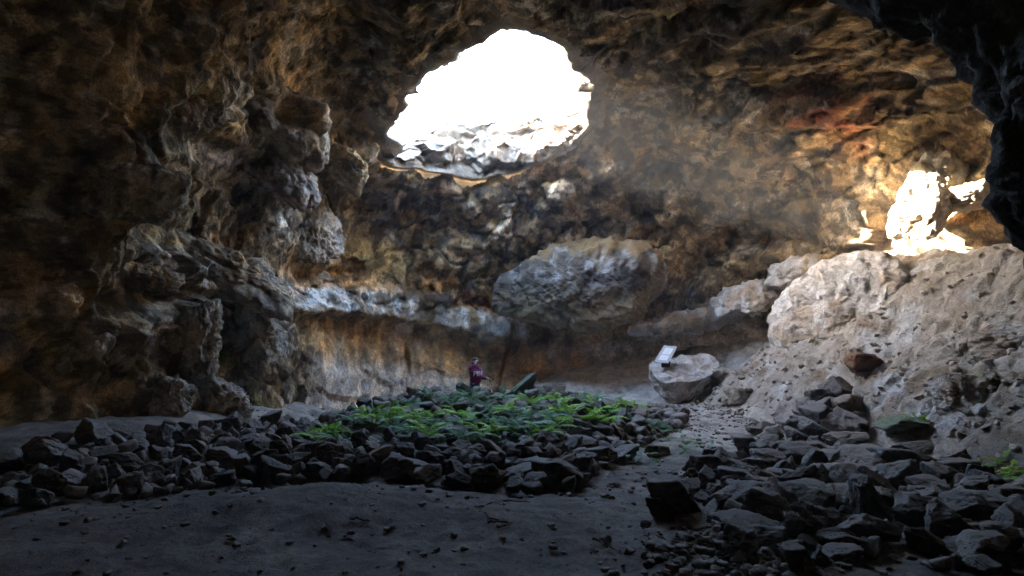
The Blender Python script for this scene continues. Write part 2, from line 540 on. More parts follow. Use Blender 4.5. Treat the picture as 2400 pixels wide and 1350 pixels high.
CUT = HP + outw * 0.15
up_side = S3[:, 2] > 5.0
inh = np.zeros(len(S3), bool)
idx = np.where(up_side)[0]
inh[idx] = in_poly(S3[idx, 0], S3[idx, 1], CUT[:, 0], CUT[:, 1])
fc = grid_faces(SNR, NPH, True)
top = len(S3)
fc = fc[~(inh[fc].all(1))]
capc = np.stack([np.full(NPH, top), (SNR - 1) * NPH + np.arange(NPH), (SNR - 1) * NPH + (np.arange(NPH) + 1) % NPH], -1)
capc = capc[:, [0, 2, 1]]
S3c = np.vstack([S3, S3[(SNR - 1) * NPH:].mean(0)])
colc = np.vstack([colr, colr[-1]])
obj('cave_wall', mesh_np('cave_wall', S3c, [fc[:, ::-1], capc], colc), M_WALL, kind='structure')

# lip, throat and the ground above
# local ceiling height along the outline (after the rock relief)
near_i = np.array([idx[np.argmin((S3[idx, 0] - p[0]) ** 2 + (S3[idx, 1] - p[1]) ** 2)] for p in (HP + outw * 0.35)])
LIPZ = HP[:, 2] - .04
for _ in range(12):
    LIPZ = (np.roll(LIPZ, 1) + 2 * LIPZ + np.roll(LIPZ, -1)) / 4
ang = np.arctan2(HP[:, 1] - hc[1], HP[:, 0] - hc[0])
west = np.exp(-((np.abs(ang) - math.pi) / 0.9) ** 2)
north = np.exp(-((ang - math.pi / 2) / 0.9) ** 2)
thick = 1.2 + 0.7 * north - 0.85 * west + 1.0 * west * (1 - np.clip(sstep(16.4, 16.8, HP[:, 1]) * (1 - sstep(18.2, 18.6, HP[:, 1])) + .85 * sstep(15.4, 15.6, HP[:, 1]) * (1 - sstep(15.9, 16.1, HP[:, 1])), 0, 1)) + 0.22 * fbm(HP * 0.6, 2, 95)  # west rim height shaped with notches to gate the sunbeam
sec = [(1.0, 0.8), (0.62, 0.22), (0.36, 0.04), (0.2, -0.03), (0.06, -0.03), (0.0, 0.0)]
rings = [(o, z, 0) for o, z in sec] + [(0.0, 0.0, t) for t in np.linspace(0.02, 1, 44)]
RV, RC = [], []
for o, z, t in rings:
    flare = 0.1 * t + 0.5 * t ** 3
    p = HP + outw * (o + flare)
    p[:, 2] = LIPZ + z + t * thick
    RV.append(p)
RP = np.concatenate(RV)
RO = np.tile(outw, (len(rings), 1))
RA = np.repeat(np.array([min(1, .2 + 6 * t) if t > 0 else 0.12 for o, z, t in rings]), NH)
rj = np.stack([perlin(RP * 1.7, 143), perlin(RP * 1.7, 145), perlin(RP * 1.7, 147)], -1) * .2
_, _, ci, ti = worley((RP + rj) * np.array([.75, .75, 1.6]), 61)
dr = .42 * ti + .40 * (ci / 255. - .5)
_, _, ci, ti = worley((RP + rj * .5) * np.array([2.0, 2.0, 3.6]), 63)
dr = dr + .15 * ti + .12 * (ci / 255. - .5) + .05 * fbm(RP * 4, 3, 65)
RP = RP + RO * (dr * RA)[:, None]
RP[:, 2] += .15 * dr * RA
RV = [RP[i * NH:(i + 1) * NH] for i in range(len(rings))]
for k in range(1, 40):
    g = (k / 39.0) ** 2.2 * 38
    p = HP + outw * (0.6 + g)
    rad = HP - hc
    rad[:, 2] = 0
    rad /= np.linalg.norm(rad, axis=1)[:, None]
    p = HP + outw * 0.6 * (1 / (1 + g)) + rad * (g + 0.6 * (1 - 1 / (1 + g)))
    base = LIPZ + thick
    p[:, 2] = base + (11.0 - base) * min(1, g / 6.0) + 0.35 * fbm(p * 0.35, 3, 101) * min(1, g)
    RV.append(p)
RVa = np.concatenate(RV)
rc = np.tile(np.array([0.24, 0.185, 0.13]), (len(RVa), 1))
rn = fbm(RVa * 1.5, 3, 103)
rc = mixc(rc, np.array([0.34, 0.29, 0.23]), sstep(0, .6, rn))
rc = mixc(rc, np.array([0.12, 0.10, 0.08]), sstep(.2, .7, fbm(RVa * 1.2, 3, 104)))
nr_rim = len(rings)
rf = grid_faces(nr_rim, NH, True)
obj('skylight_rim', mesh_np('skylight_rim', RVa[:nr_rim * NH], rf, rc[:nr_rim * NH]), M_RIM, kind='structure')
gf = grid_faces(40, NH, True)
obj('ground_above', mesh_np('ground_above', RVa[(nr_rim - 1) * NH:], gf, rc[(nr_rim - 1) * NH:]), M_RIM, kind='structure')

# ------------------------------------------------------------------ the floor and the bank
TOE = np.array([(5.2, 24), (5.2, 19.5), (5.5, 17), (6.0, 14.5), (6.6, 12), (7.2, 10), (8.0, 8.4), (9.5, 6.5), (12, 4)])
RIDGE = np.array([(8.4, 24), (8.4, 19), (8.6, 17.2), (9.6, 15.2), (10.4, 12.8), (11.2, 10.2), (12.4, 8), (14, 6), (16, 4)])

def floor_z(x, y):
    x = np.asarray(x, float); y = np.asarray(y, float)
    p = np.stack([x, y, np.zeros_like(x)], -1).reshape(-1, 3)
    n = lambda s, o, sd: fbm(p * s, o, sd).reshape(x.shape)
    z = 0.10 * sstep(9, 17, y) + 0.5 * sstep(18.2, 22.2, y) + 0.38 * sstep(1.5, 5.5, x) * sstep(12, 19, y)
    z = z + 0.85 * sstep(18.7, 21.4, y) ** 1.5 * sstep(-.2, 2.2, x)
    z = z + 0.07 * n(0.45, 3, 201)
    # swell of sand in front of the stones
    z = z + 0.24 * np.exp(-((x + 1.9) / 1.9) ** 2 - ((y - 7.1) / 0.85) ** 2) + 0.05 * np.exp(-((x - 1) / 1.5) ** 2 - ((y - 6.6) / 0.7) ** 2)
    # the mound the stones are heaped on
    xr = np.interp(y, [7.6, 8.4, 9.5, 11, 12.9, 15, 17.5, 18.5], [0.3, 0.8, 1.35, 2.1, 3.0, 3.9, 4.3, 4.0])
    xl = np.interp(y, [8, 9, 11, 13, 15, 17, 18], [-5.6, -5.2, -4.6, -4.4, -3.8, -2.8, -1.6])
    side = np.minimum(x - xl, xr - x)
    prof = np.interp(y, [8.2, 8.9, 9.6, 10.6, 13, 15.5, 16.6, 17.6, 18.4], [0, .18, .26, .30, .46, .64, .44, .04, 0])
    mound = prof * sstep(-0.15, 1.3, side)
    mound = mound * (1 - 0.9 * sstep(1.2, 3.6, x) * sstep(12, 15.5, y))
    z = z + mound
    # rubble under the left wall
    z = z + 0.62 * sstep(-3.9, -6.6, x) * sstep(6.5, 9, y)
    # bank
    tx = np.interp(y, TOE[::-1, 1], TOE[::-1, 0]); rx = np.interp(y, RIDGE[::-1, 1], RIDGE[::-1, 0])
    t = (x - tx) / (rx - tx)
    tc = np.clip(t, 0, 1)
    prof_b = np.interp(tc, [0, .12, .3, .5, .62, .72, .85, 1.0], [0, .13, .30, .47, .60, .76, .91, 1.0])
    H = np.interp(y, [4, 8, 10, 12.8, 15.2, 16.4, 17.6, 19, 22], [3.2, 3.6, 3.75, 4.0, 4.0, 3.9, 2.9, 1.5, 1.0])
    bz = H * prof_b + np.where(t > 1, -np.minimum((t - 1) * 1.2, 1.0), 0)
    bz = bz + sstep(0.05, 0.5, t) * (0.22 * n(0.8, 3, 205) + 0.10 * np.abs(n(2.2, 3, 207)))
    z = z + bz
    return z, t, mound

gx = np.concatenate([np.arange(-8, -5, 0.08), np.arange(-5, 13, 0.045), np.arange(13, 16, 0.12)])
gy = np.concatenate([np.arange(-5, 2.5, 0.2), np.arange(2.5, 13, 0.042), np.arange(13, 23.5, 0.06)])
GX, GY = np.meshgrid(gx, gy)
GZ, BT, MD = floor_z(GX, GY)
FV = np.stack([GX, GY, GZ], -1).reshape(-1, 3)
fl = FV.copy(); fl[:, 2] = 0
FV[:, 2] += 0.030 * fbm(fl * 2.0, 3, 211) + 0.016 * fbm(fl * 6, 3, 213) - .02 * sstep(.25, .6, perlin(fl * 3.1, 229))
bt = BT.ravel()
bk = sstep(0.02, 0.2, bt)
pit = billow(FV * np.array([3.2, 3.2, 2.0]), 3, 215)
_, _, ci, ti = worley(FV * np.array([1.5, 1.5, 1.2]), 225)
rill = fbm(FV * np.array([1.0, 3.5, .6]), 3, 227)
bn = np.array([-.55, -.3, .78])
FV += bn * (bk * (0.06 * pit + .05 * ti + .03 * (ci / 255. - .5) + .05 * rill))[:, None]
sandc = np.tile(np.array([0.12, 0.10, 0.086]), (len(FV), 1))
fn = fbm(fl * 0.8, 4, 217)
sandc = mixc(sandc, np.array([0.175, 0.15, 0.128]), sstep(-.1, .6, fn))
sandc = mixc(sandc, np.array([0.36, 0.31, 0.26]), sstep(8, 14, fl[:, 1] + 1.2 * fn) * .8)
sandc = mixc(sandc, np.array([0.10, 0.085, 0.072]), sstep(.25, .7, fbm(fl * 1.9, 4, 219)) * .7)
bankc = np.tile(np.array([0.345, 0.295, 0.245]), (len(FV), 1))
bankc = mixc(bankc, np.array([0.42, 0.405, 0.39]), sstep(0, .6, fbm(FV * 1.1, 3, 221)))
bankc = mixc(bankc, np.array([0.22, 0.16, 0.11]), sstep(.2, .7, fbm(FV * 1.6, 4, 223)))
sandc = mixc(sandc, np.array([0.43, 0.39, 0.35]), sstep(17.8, 19.5, fl[:, 1]) * .9)  # back sand made paler to bounce light onto the wall
sandc = mixc(sandc, bankc, bk)
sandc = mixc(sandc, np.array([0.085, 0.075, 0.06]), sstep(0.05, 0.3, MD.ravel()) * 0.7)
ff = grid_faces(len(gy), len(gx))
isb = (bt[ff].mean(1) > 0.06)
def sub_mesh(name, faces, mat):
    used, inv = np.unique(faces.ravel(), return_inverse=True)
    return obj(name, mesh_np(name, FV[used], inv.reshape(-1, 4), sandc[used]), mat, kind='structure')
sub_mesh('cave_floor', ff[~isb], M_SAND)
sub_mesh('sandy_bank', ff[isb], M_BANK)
GZ2 = FV[:, 2].reshape(GX.shape)
def gz(x, y):
    i = int(np.clip(np.searchsorted(gx, x) - 1, 0, len(gx) - 2)); j = int(np.clip(np.searchsorted(gy, y) - 1, 0, len(gy) - 2))
    a = (x - gx[i]) / (gx[i + 1] - gx[i]); b = (y - gy[j]) / (gy[j + 1] - gy[j])
    return (GZ[j, i] * (1 - a) + GZ[j, i + 1] * a) * (1 - b) + (GZ[j + 1, i] * (1 - a) + GZ[j + 1, i + 1] * a) * b
# ------------------------------------------------------------------ rocks: shapes
import bmesh

def ico(sub):
    bm = bmesh.new()
    bmesh.ops.create_icosphere(bm, subdivisions=sub, radius=1.0)
    bm.verts.ensure_lookup_table()
    v = np.array([x.co[:] for x in bm.verts])
    f = np.array([[x.index for x in t.verts] for t in bm.faces])
    bm.free()
    return v, f

ICO = {s: ico(s) for s in (3, 4, 5, 6)}
ICO[7] = ico(7)

def rock_dirs(dirs, seed, planes=11, k=14.0, lo=0.62, box=1.0):
    r = np.random.default_rng(seed)
    n = r.normal(size=(planes, 3)); n /= np.linalg.norm(n, axis=1)[:, None]
    n = np.vstack([n, np.eye(3), -np.eye(3)])
    dd = np.concatenate([r.uniform(lo, 1.0, planes), np.full(6, box)])
    s = (np.maximum(dirs @ n.T / dd, 0) ** k).sum(1) ** (-1 / k)
    return dirs * s[:, None]

def rock_verts(seed, sub=4, planes=11, k=14.0, lo=0.62, noise=0.05, fine=0.02):
    dv, f = ICO[sub]
    v = rock_dirs(dv, seed, planes, k, lo)
    off = seed * 3.17
    if sub > 3:
        _, _, ci, ti = worley(v * 2.2 + off, seed % 11)
        v = v + dv * (.10 * ti + .05 * (ci / 255. - .5))[:, None]
    v = v + dv * (noise * fbm(v * 1.6 + off, 3, seed % 13) + fine * fbm(v * 6 + off, 4, seed % 7, gain=.6))[:, None]
    return v, f

# dark vesicular basalt, a little different from stone to stone, some with moss on top
def basalt(name, base, moss=0.0, top_light=0.35):
    m, nt, bs = new_mat(name)
    tc = node(nt, 'ShaderNodeTexCoord')
    oi = node(nt, 'ShaderNodeObjectInfo')
    add = node(nt, 'ShaderNodeVectorMath', operation='ADD')
    sc = node(nt, 'ShaderNodeVectorMath', operation='SCALE')
    cmb = node(nt, 'ShaderNodeCombineXYZ')
    for i in range(3): nt.links.new(oi.outputs['Random'], cmb.inputs[i])
    nt.links.new(cmb.outputs[0], sc.inputs[0]); sc.inputs['Scale'].default_value = 40
    geo = node(nt, 'ShaderNodeNewGeometry')
    nt.links.new(geo.outputs['Position'], add.inputs[0]); nt.links.new(sc.outputs[0], add.inputs[1])
    vec = add.outputs[0]
    n1 = node(nt, 'ShaderNodeTexNoise', i_Scale=4.0, i_Detail=7.0, i_Roughness=0.65)
    n2 = node(nt, 'ShaderNodeTexNoise', i_Scale=24.0, i_Detail=5.0, i_Roughness=0.7)
    vo = node(nt, 'ShaderNodeTexVoronoi', i_Scale=55.0)
    for n in (n1, n2, vo): nt.links.new(vec, n.inputs['Vector'])
    rr = ramp(nt, oi.outputs['Random'], [(0.0, (base[0] * .6, base[1] * .6, base[2] * .62)), (0.45, base), (0.8, (base[0] * 1.45, base[1] * 1.4, base[2] * 1.35)), (1.0, (base[0] * 1.7, base[1] * 1.35, base[2] * 1.05))])
    c = mulmix(nt, rr, ramp(nt, n1.outputs[0], [(0.3, 0.55), (0.7, 1.5)]))
    c = mulmix(nt, c, ramp(nt, n2.outputs[0], [(0.3, 0.7), (0.7, 1.3)]))
    c = mulmix(nt, c, ramp(nt, vo.outputs[0], [(0.0, 0.5), (0.3, 1.0)]), 0.7)
    sp = node(nt, 'ShaderNodeSeparateXYZ'); nt.links.new(geo.outputs['Normal'], sp.inputs[0])
    # paler top faces: light on the stones' tops put into the colour
    ad = node(nt, 'ShaderNodeMath', operation='MULTIPLY_ADD'); nt.links.new(n1.outputs[0], ad.inputs[0]); ad.inputs[1].default_value = 0.9
    nt.links.new(sp.outputs[2], ad.inputs[2])
    c = mulmix(nt, c, (0.24, 0.205, 0.175), ramp(nt, ad.outputs[0], [(0.85, 0.0), (1.0, top_light)] if False else [(0.8, 0.0), (1.0, top_light)]), 'MIX')
    if moss:
        n6 = node(nt, 'ShaderNodeTexNoise', i_Scale=3.0, i_Detail=5.0); nt.links.new(vec, n6.inputs['Vector'])
        ms = node(nt, 'ShaderNodeMath', operation='MULTIPLY_ADD'); nt.links.new(n6.outputs[0], ms.inputs[0]); ms.inputs[1].default_value = 1.2
        nt.links.new(sp.outputs[2], ms.inputs[2])
        mc = ramp(nt, n2.outputs[0], [(0.35, (0.035, 0.075, 0.035)), (0.65, (0.10, 0.17, 0.085))])
        c = mulmix(nt, c, mc, ramp(nt, ms.outputs[0], [(0.62, 0.0), (0.95, moss)]), 'MIX')
    nt.links.new(c, bs.inputs['Base Color'])
    bs.inputs['Roughness'].default_value = 0.85
    bs.inputs['Specular IOR Level'].default_value = 0.3
    a2 = node(nt, 'ShaderNodeMath', operation='MULTIPLY_ADD'); nt.links.new(n2.outputs[0], a2.inputs[0]); a2.inputs[1].default_value = 0.5
    nt.links.new(n1.outputs[0], a2.inputs[2])
    bp = node(nt, 'ShaderNodeBump'); bp.inputs['Strength'].default_value = 0.8; bp.inputs['Distance'].default_value = 0.035
    nt.links.new(a2.outputs[0], bp.inputs['Height']); nt.links.new(bp.outputs[0], bs.inputs['Normal'])
    return m

M_BAS = basalt('basalt', (0.09, 0.082, 0.077), top_light=.45)
M_BASM = basalt('mossy_basalt', (0.11, 0.105, 0.095), moss=0.6)
M_BIG = rock_mat('boulder_rock', bump=1.0, bdist=0.06, contrast=(0.6, 1.35), vscale=1.8, spots=0.3)

def ground_hit(u, v):
    d = ray(u, v)
    t = 2.0
    while t < 32:
        p = CAM + d * t
        if p[2] < floor_z(np.array([p[0]]), np.array([p[1]]))[0][0]:
            lo, hi = t - 0.25, t
            for _ in range(14):
                m = (lo + hi) / 2
                q = CAM + d * m
                if q[2] < floor_z(np.array([q[0]]), np.array([q[1]]))[0][0]: hi = m
                else: lo = m
            return CAM + d * hi
        t += 0.25
    return None

# ------------------------------------------------------------------ large rock masses
def rot3(rx, ry, rz):
    return np.array(Matrix.Rotation(rz, 3, 'Z') @ Matrix.Rotation(ry, 3, 'Y') @ Matrix.Rotation(rx, 3, 'X'))

def mass(name, centre, size, rot=(0, 0, 0), seed=1, sub=6, planes=9, k=8.0, lo=0.7, lumps=0.12, fine=0.02, box=1.0, colour=None, mat=None, shape=None, **props):
    dv, f = ICO[sub]
    v = rock_dirs(dv, seed, planes, k, lo, box)
    if shape is not None:
        v = shape(v)
    w = v * np.array(size)
    nrm = dv
    s = float(np.mean(size))
    w = w + nrm * (s * lumps * (billow(w * (1.3 / s) + seed, 3, seed % 9)) + s * lumps * 0.5 * fbm(w * (4.5 / s) + seed, 3, seed % 5) + fine * billow(w * 9 + seed, 3, seed % 7))[:, None]
    R = rot3(*[math.radians(a) for a in rot])
    w = w @ R.T
    world = w + np.asarray(centre)
    col = colour(world, w) if colour is not None else None
    me = mesh_np(name, w, f, col)
    o = obj(name, me, mat or M_BIG, **props)
    o.location = centre
    return o

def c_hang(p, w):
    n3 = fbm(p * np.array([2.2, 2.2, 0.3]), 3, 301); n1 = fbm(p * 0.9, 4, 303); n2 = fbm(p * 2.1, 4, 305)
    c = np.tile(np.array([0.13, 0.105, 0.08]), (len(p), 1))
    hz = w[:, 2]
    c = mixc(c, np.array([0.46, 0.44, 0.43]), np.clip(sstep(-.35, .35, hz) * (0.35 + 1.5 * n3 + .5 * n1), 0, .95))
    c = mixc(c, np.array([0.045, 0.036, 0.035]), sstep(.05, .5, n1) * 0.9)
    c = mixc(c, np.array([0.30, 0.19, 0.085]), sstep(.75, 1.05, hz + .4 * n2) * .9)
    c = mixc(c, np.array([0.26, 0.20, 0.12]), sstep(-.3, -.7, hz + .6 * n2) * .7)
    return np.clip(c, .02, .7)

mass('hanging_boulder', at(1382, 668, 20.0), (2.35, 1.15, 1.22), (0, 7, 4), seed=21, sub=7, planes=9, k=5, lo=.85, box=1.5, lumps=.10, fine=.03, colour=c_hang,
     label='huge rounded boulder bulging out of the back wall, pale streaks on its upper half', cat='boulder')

def c_ledge(p, w):
    n3 = fbm(p * np.array([3, 3, .35]), 3, 311); n1 = fbm(p * 1.2, 4, 313)
    c = np.tile(np.array([0.42, 0.38, 0.345]), (len(p), 1))
    c = mixc(c, np.array([0.58, 0.57, 0.56]), np.clip(0.2 + 1.3 * n3, 0, .9))
    c = mixc(c, np.array([0.44, 0.31, 0.20]), sstep(.1, .6, n1) * .7)
    return np.clip(c, .03, .7)

mass('rock_shelf', at(1590, 762, 20.7), (1.95, .75, .40), (0, -11, 6), seed=31, sub=6, k=6, lo=.75, lumps=.16, fine=.03, colour=c_ledge,
     label='long low grey shelf of rock behind the flat-topped boulder with the sign', cat='rock shelf')
mass('rock_shelf', at(1770, 697, 19.6), (1.35, .9, .55), (0, -14, -8), seed=37, sub=6, k=6, lo=.72, lumps=.16, fine=.03, colour=c_ledge,
     label='upper step of pale rock shelf with orange top, next to the big pale outcrop', cat='rock shelf')
mass('rock_shelf', at(1850, 645, 19.0), (.75, .9, .5), (0, -10, 0), seed=39, sub=5, k=6, lo=.72, lumps=.16, fine=.03, colour=c_ledge,
     label='small orange-brown rock shelf tucked highest against the left side of the pale outcrop', cat='rock shelf')

def c_out(p, w):
    n1 = fbm(p * 1.1, 4, 321); n2 = fbm(p * 3.2, 3, 323)
    c = np.tile(np.array([0.52, 0.48, 0.44]), (len(p), 1))
    c = mixc(c, np.array([0.40, 0.30, 0.21]), sstep(.05, .6, n1) * .8)
    c = mixc(c, np.array([0.68, 0.67, 0.66]), sstep(.05, .6, -n1) * .6)
    c = mixc(c, np.array([0.16, 0.13, 0.11]), sstep(.25, .6, n2) * .7)
    return np.clip(c, .05, .75)

og = ground_hit(1990, 700)
mass('pale_outcrop', og + np.array([.3, .35, .0]), (2.1, 1.15, 1.25), (6, 6, -56), seed=44, sub=7, planes=10, k=8, lo=.70, lumps=.085, fine=.018, colour=c_out, mat=M_BANK,
     label='big pale pitted outcrop jutting from the sandy bank, overhanging at its base', cat='outcrop')

def c_near(p, w):
    c = c_out(p, w) * .7
    n = fbm(p * 1.4, 4, 331)
    c = mixc(c, np.array([0.05, 0.085, 0.025]), sstep(.15, .5, n) * .6)
    return c
mass('mossy_outcrop', ground_hit(2290, 930) + np.array([.35, .2, -.05]), (1.3, .6, .55), (0, -12, -35), seed=52, sub=7, planes=8, k=7, lo=.72, lumps=.15, fine=.022, colour=c_near, mat=M_BANK,
     label='grey pitted outcrop with green moss, overhanging a black hollow at the foot of the bank', cat='outcrop')
mass('mossy_outcrop', ground_hit(2390, 800) + np.array([.4, .2, -.1]), (1.0, .6, .5), (0, 0, -35), seed=55, sub=6, planes=8, k=7, lo=.72, lumps=.15, fine=.022, colour=c_near, mat=M_BANK,
     label='lumpy grey outcrop above the black hollow, cut by the right edge of the view', cat='outcrop')

# the buttress that the sun strikes through the skylight
def c_sun(p, w):
    n3 = fbm(p * np.array([3, 3, .4]), 3, 351); n1 = fbm(p * 1.3, 3, 353)
    c = np.tile(np.array([.42, .33, .21]), (len(p), 1))
    c = mixc(c, np.array([.55, .49, .40]), np.clip(.3 + 1.3 * n3, 0, 1))
    return np.clip(mixc(c, np.array([.2, .14, .08]), sstep(.15, .5, n1) * .7), .05, .7)
mass('sunlit_buttress', at(2166, 462, 15.0), (.62, .55, 1.15), (-10, 24, -50), seed=83, sub=6, planes=8, k=9, lo=.78, lumps=.10, fine=.02, colour=c_sun,
     label='tan rock buttress struck by direct sun, just above the crest of the bank', cat='buttress')
mass('sunlit_ledge', at(2262, 470, 14.6), (.55, .5, .22), (-14, -6, -38), seed=85, sub=5, planes=8, k=9, lo=.72, lumps=.12, fine=.02, colour=c_sun,
     label='narrow tan ledge with a small strip of sun, right of the sunlit buttress', cat='ledge')

# rounded masses standing out from the left wall
uS, vS = project(S3)
def wall_at(u, v, r=14):
    i = np.where((np.abs(uS - u) < r) & (np.abs(vS - v) < r) & front)[0]
    if not len(i): return on_shell(u, v)
    return S3[i[np.argmin(S3[i, 1])]]
def c_lobe(tint):
    def f_(p, w):
        n1 = fbm(p * 1.1, 4, 361); n2 = fbm(p * 2.8, 4, 363); n3 = fbm(p * np.array([2.6, 2.6, .4]), 3, 365)
        c = np.tile(np.array(tint), (len(p), 1))
        c = mixc(c, np.array([.44, .37, .28]), np.clip(.25 + 1.1 * n3, 0, .8))
        c = mixc(c, np.array([.36, .24, .11]), sstep(.1, .6, n1) * .7)
        c = mixc(c, np.array([.085, .068, .05]), sstep(.05, .35, n2) * .75)
        return np.clip(c, .03, .65)
    return f_
def dented(dents):
    def f_(v):
        n = v / np.linalg.norm(v, axis=1)[:, None]
        for (dx, dy, dz, r, dep) in dents:
            q = np.array([dx, dy, dz]) / math.sqrt(dx * dx + dy * dy + dz * dz)
            a = np.arccos(np.clip(n @ q, -1, 1))
            v = v * (1 - dep * np.exp(-(a / r) ** 4))[:, None]
        return v
    return f_
for k, (u, v, sz, rot, dents, tint, txt) in enumerate([
        (628, 285, (.95, .75, .85), (0, -8, 20), [(.45, -.8, .05, .42, .55)], (.26, .205, .145), 'big rounded knob of rock with a dark hollow, high on the left wall'),
        (650, 392, (.8, .6, .55), (0, 28, 15), [], (.33, .28, .25), 'pinkish grey jaw of rock hanging below the hollowed knob'),
        (452, 256, (.62, .45, .36), (0, -36, 15), [], (.22, .17, .11), 'long slanting slab left of the hollowed knob, split off by a black crack'),
        (812, 392, (.46, .5, .34), (0, 42, 25), [], (.34, .25, .13), 'tilted ochre block at the left end of the skylight rim'),
        (318, 470, (.8, .55, .56), (0, 10, 25), [(.3, -.8, -.2, .3, .25)], (.20, .165, .12), 'broad dim bulge on the left wall below the slanting slab'),
        (548, 640, (1.2, .55, .44), (0, 22, 25), [(-.25, -.9, .05, .16, .5)], (.30, .255, .20), 'long arched bulge of pale rock with a small round hole, left of the ledge'),
        (730, 560, (.5, .5, .6), (0, -30, 10), [], (.38, .33, .27), 'crumbling pale knob where the left wall meets the back wall'),
        (606, 815, (.42, .4, .72), (0, 12, 20), [(-.6, -.7, .1, .35, .4)], (.34, .305, .265), 'upright pale pillar of rock low on the left wall, beside a mossy hollow'),
        (470, 790, (.36, .4, .85), (0, 8, 20), [(.6, -.7, -.2, .35, .4)], (.31, .27, .23), 'narrow grey pillar low on the left wall, next to the mossy hollow'),
        (185, 848, (.55, .45, .48), (0, 0, 25), [(.1, -.95, .05, .5, .5)], (.27, .225, .18), 'ring-shaped rock with a black hollow at the dim far left'),
        (335, 650, (.62, .45, .34), (0, 14, 25), [], (.21, .165, .11), 'dim brown shelf between the ring-shaped rock and the arched bulge'),
        (520, 955, (.55, .45, .36), (0, 18, 15), [], (.33, .29, .25), 'lumpy grey foot of the left wall above the rubble'),
        (390, 930, (.45, .4, .42), (0, -10, 15), [], (.28, .245, .205), 'knobbly dim foot of the left wall, left of the lumpy grey one')]):
    p = wall_at(u, v)
    ctr = at(u, v, p[1] + (.55 if k in (1, 6) else .22))
    mass('rock_bulge', ctr, np.array(sz) * ctr[1] / 12.2, rot, seed=120 + k * 3, sub=6, planes=9, k=6, lo=.80, box=1.25, lumps=.13, fine=.03, colour=c_lobe(tint), mat=M_WALL, shape=dented(dents), label=txt, cat='rock bulge')

# near rib of rock overhead on the right, between the viewer and the skylight's glow
def rib(name, pts, rad, seed, **props):
    pts = np.array(pts, float); rad = np.array(rad, float)
    n = 150; m = 90
    t = np.linspace(0, len(pts) - 1, n)
    ctr = np.stack([np.interp(t, np.arange(len(pts)), pts[:, k]) for k in range(3)], -1)
    for _ in range(10):
        ctr[1:-1] = (ctr[:-2] + 2 * ctr[1:-1] + ctr[2:]) / 4
    r = np.interp(t, np.arange(len(pts)), rad)
    tg = np.gradient(ctr, axis=0); tg /= np.linalg.norm(tg, axis=1)[:, None]
    a = np.cross(tg, np.array([0, 1.0, 0])); a /= np.linalg.norm(a, axis=1)[:, None]
    b = np.cross(tg, a)
    th = np.linspace(0, 2 * math.pi, m, endpoint=False)
    off = a[:, None, :] * np.cos(th)[None, :, None] + b[:, None, :] * np.sin(th)[None, :, None]
    v = ctr[:, None, :] + off * r[:, None, None]
    v = v.reshape(-1, 3); o2 = off.reshape(-1, 3)
    v = v + o2 * (0.12 * billow(v * 1.3 + seed, 3, 7) + 0.05 * fbm(v * 3 + seed, 2, 5) + 0.03 * fbm(v * 9 + seed, 4, 3, gain=.65))[:, None]
    c0 = np.vstack([v, ctr[0], ctr[-1]])
    f = grid_faces(n, m, True)
    e0 = np.stack([np.full(m, n * m), np.arange(m), (np.arange(m) + 1) % m], -1)
    e1 = np.stack([np.full(m, n * m + 1), (n - 1) * m + (np.arange(m) + 1) % m, (n - 1) * m + np.arange(m)], -1)
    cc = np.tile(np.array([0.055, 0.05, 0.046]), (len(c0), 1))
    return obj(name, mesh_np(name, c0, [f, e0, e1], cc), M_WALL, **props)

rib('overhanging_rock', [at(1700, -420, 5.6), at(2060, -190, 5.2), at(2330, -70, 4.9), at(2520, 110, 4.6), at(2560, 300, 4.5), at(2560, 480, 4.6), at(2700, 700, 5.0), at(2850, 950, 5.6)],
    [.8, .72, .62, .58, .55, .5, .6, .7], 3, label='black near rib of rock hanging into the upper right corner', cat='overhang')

# ------------------------------------------------------------------ the flat-topped boulder and the sign on it
def c_sign(p, w):
    n1 = fbm(p * 1.6, 4, 341)
    c = np.tile(np.array([0.47, 0.41, 0.36]), (len(p), 1))
    c = mixc(c, np.array([0.55, 0.53, 0.52]), sstep(0, .5, n1) * .8)
    c = mixc(c, np.array([0.26, 0.20, 0.15]), sstep(.15, .5, fbm(p * 2.3, 3, 343)) * .6)
    return c
def s_sign(v):
    v = v.copy()
    z = v[:, 2]
    sc = np.where(z < 0.1, 1 - 0.22 * np.clip((0.1 - z), 0, 1.2) ** 1.3, 1.0)
    v[:, 0] *= sc; v[:, 1] *= sc
    v[:, 2] = np.minimum(z, 0.42 + 0.55 * v[:, 1]) 
    return v
SB = at(1597, 884, 18.7)
mass('flat_topped_boulder', SB + np.array([.1, 0, 0]), (1.22, .85, .78), (0, -3, 8), seed=67, sub=7, planes=10, k=7, lo=.72, lumps=.085, fine=.018, colour=c_sign, shape=s_sign,
     label='large pale flat-topped boulder on the sand, carrying the tilted sign', cat='boulder')

M_FRAME = flat_mat('sign_frame', (0.42, 0.42, 0.44), 0.5, 0.08, 30)
M_PAPER = flat_mat('sign_paper', (0.82, 0.83, 0.84), 0.6, 0.03, 60)
M_DARKM = flat_mat('dark_metal', (0.03, 0.03, 0.03), 0.6)
M_INK = flat_mat('print_ink', (0.45, 0.46, 0.48), 0.7, 0.1)
dS = SB[1] - .45
BL, BR, TR, TL = at(1533, 848, dS), at(1566, 852, dS - .03), at(1588, 813, dS + .42), at(1556, 810, dS + .45)

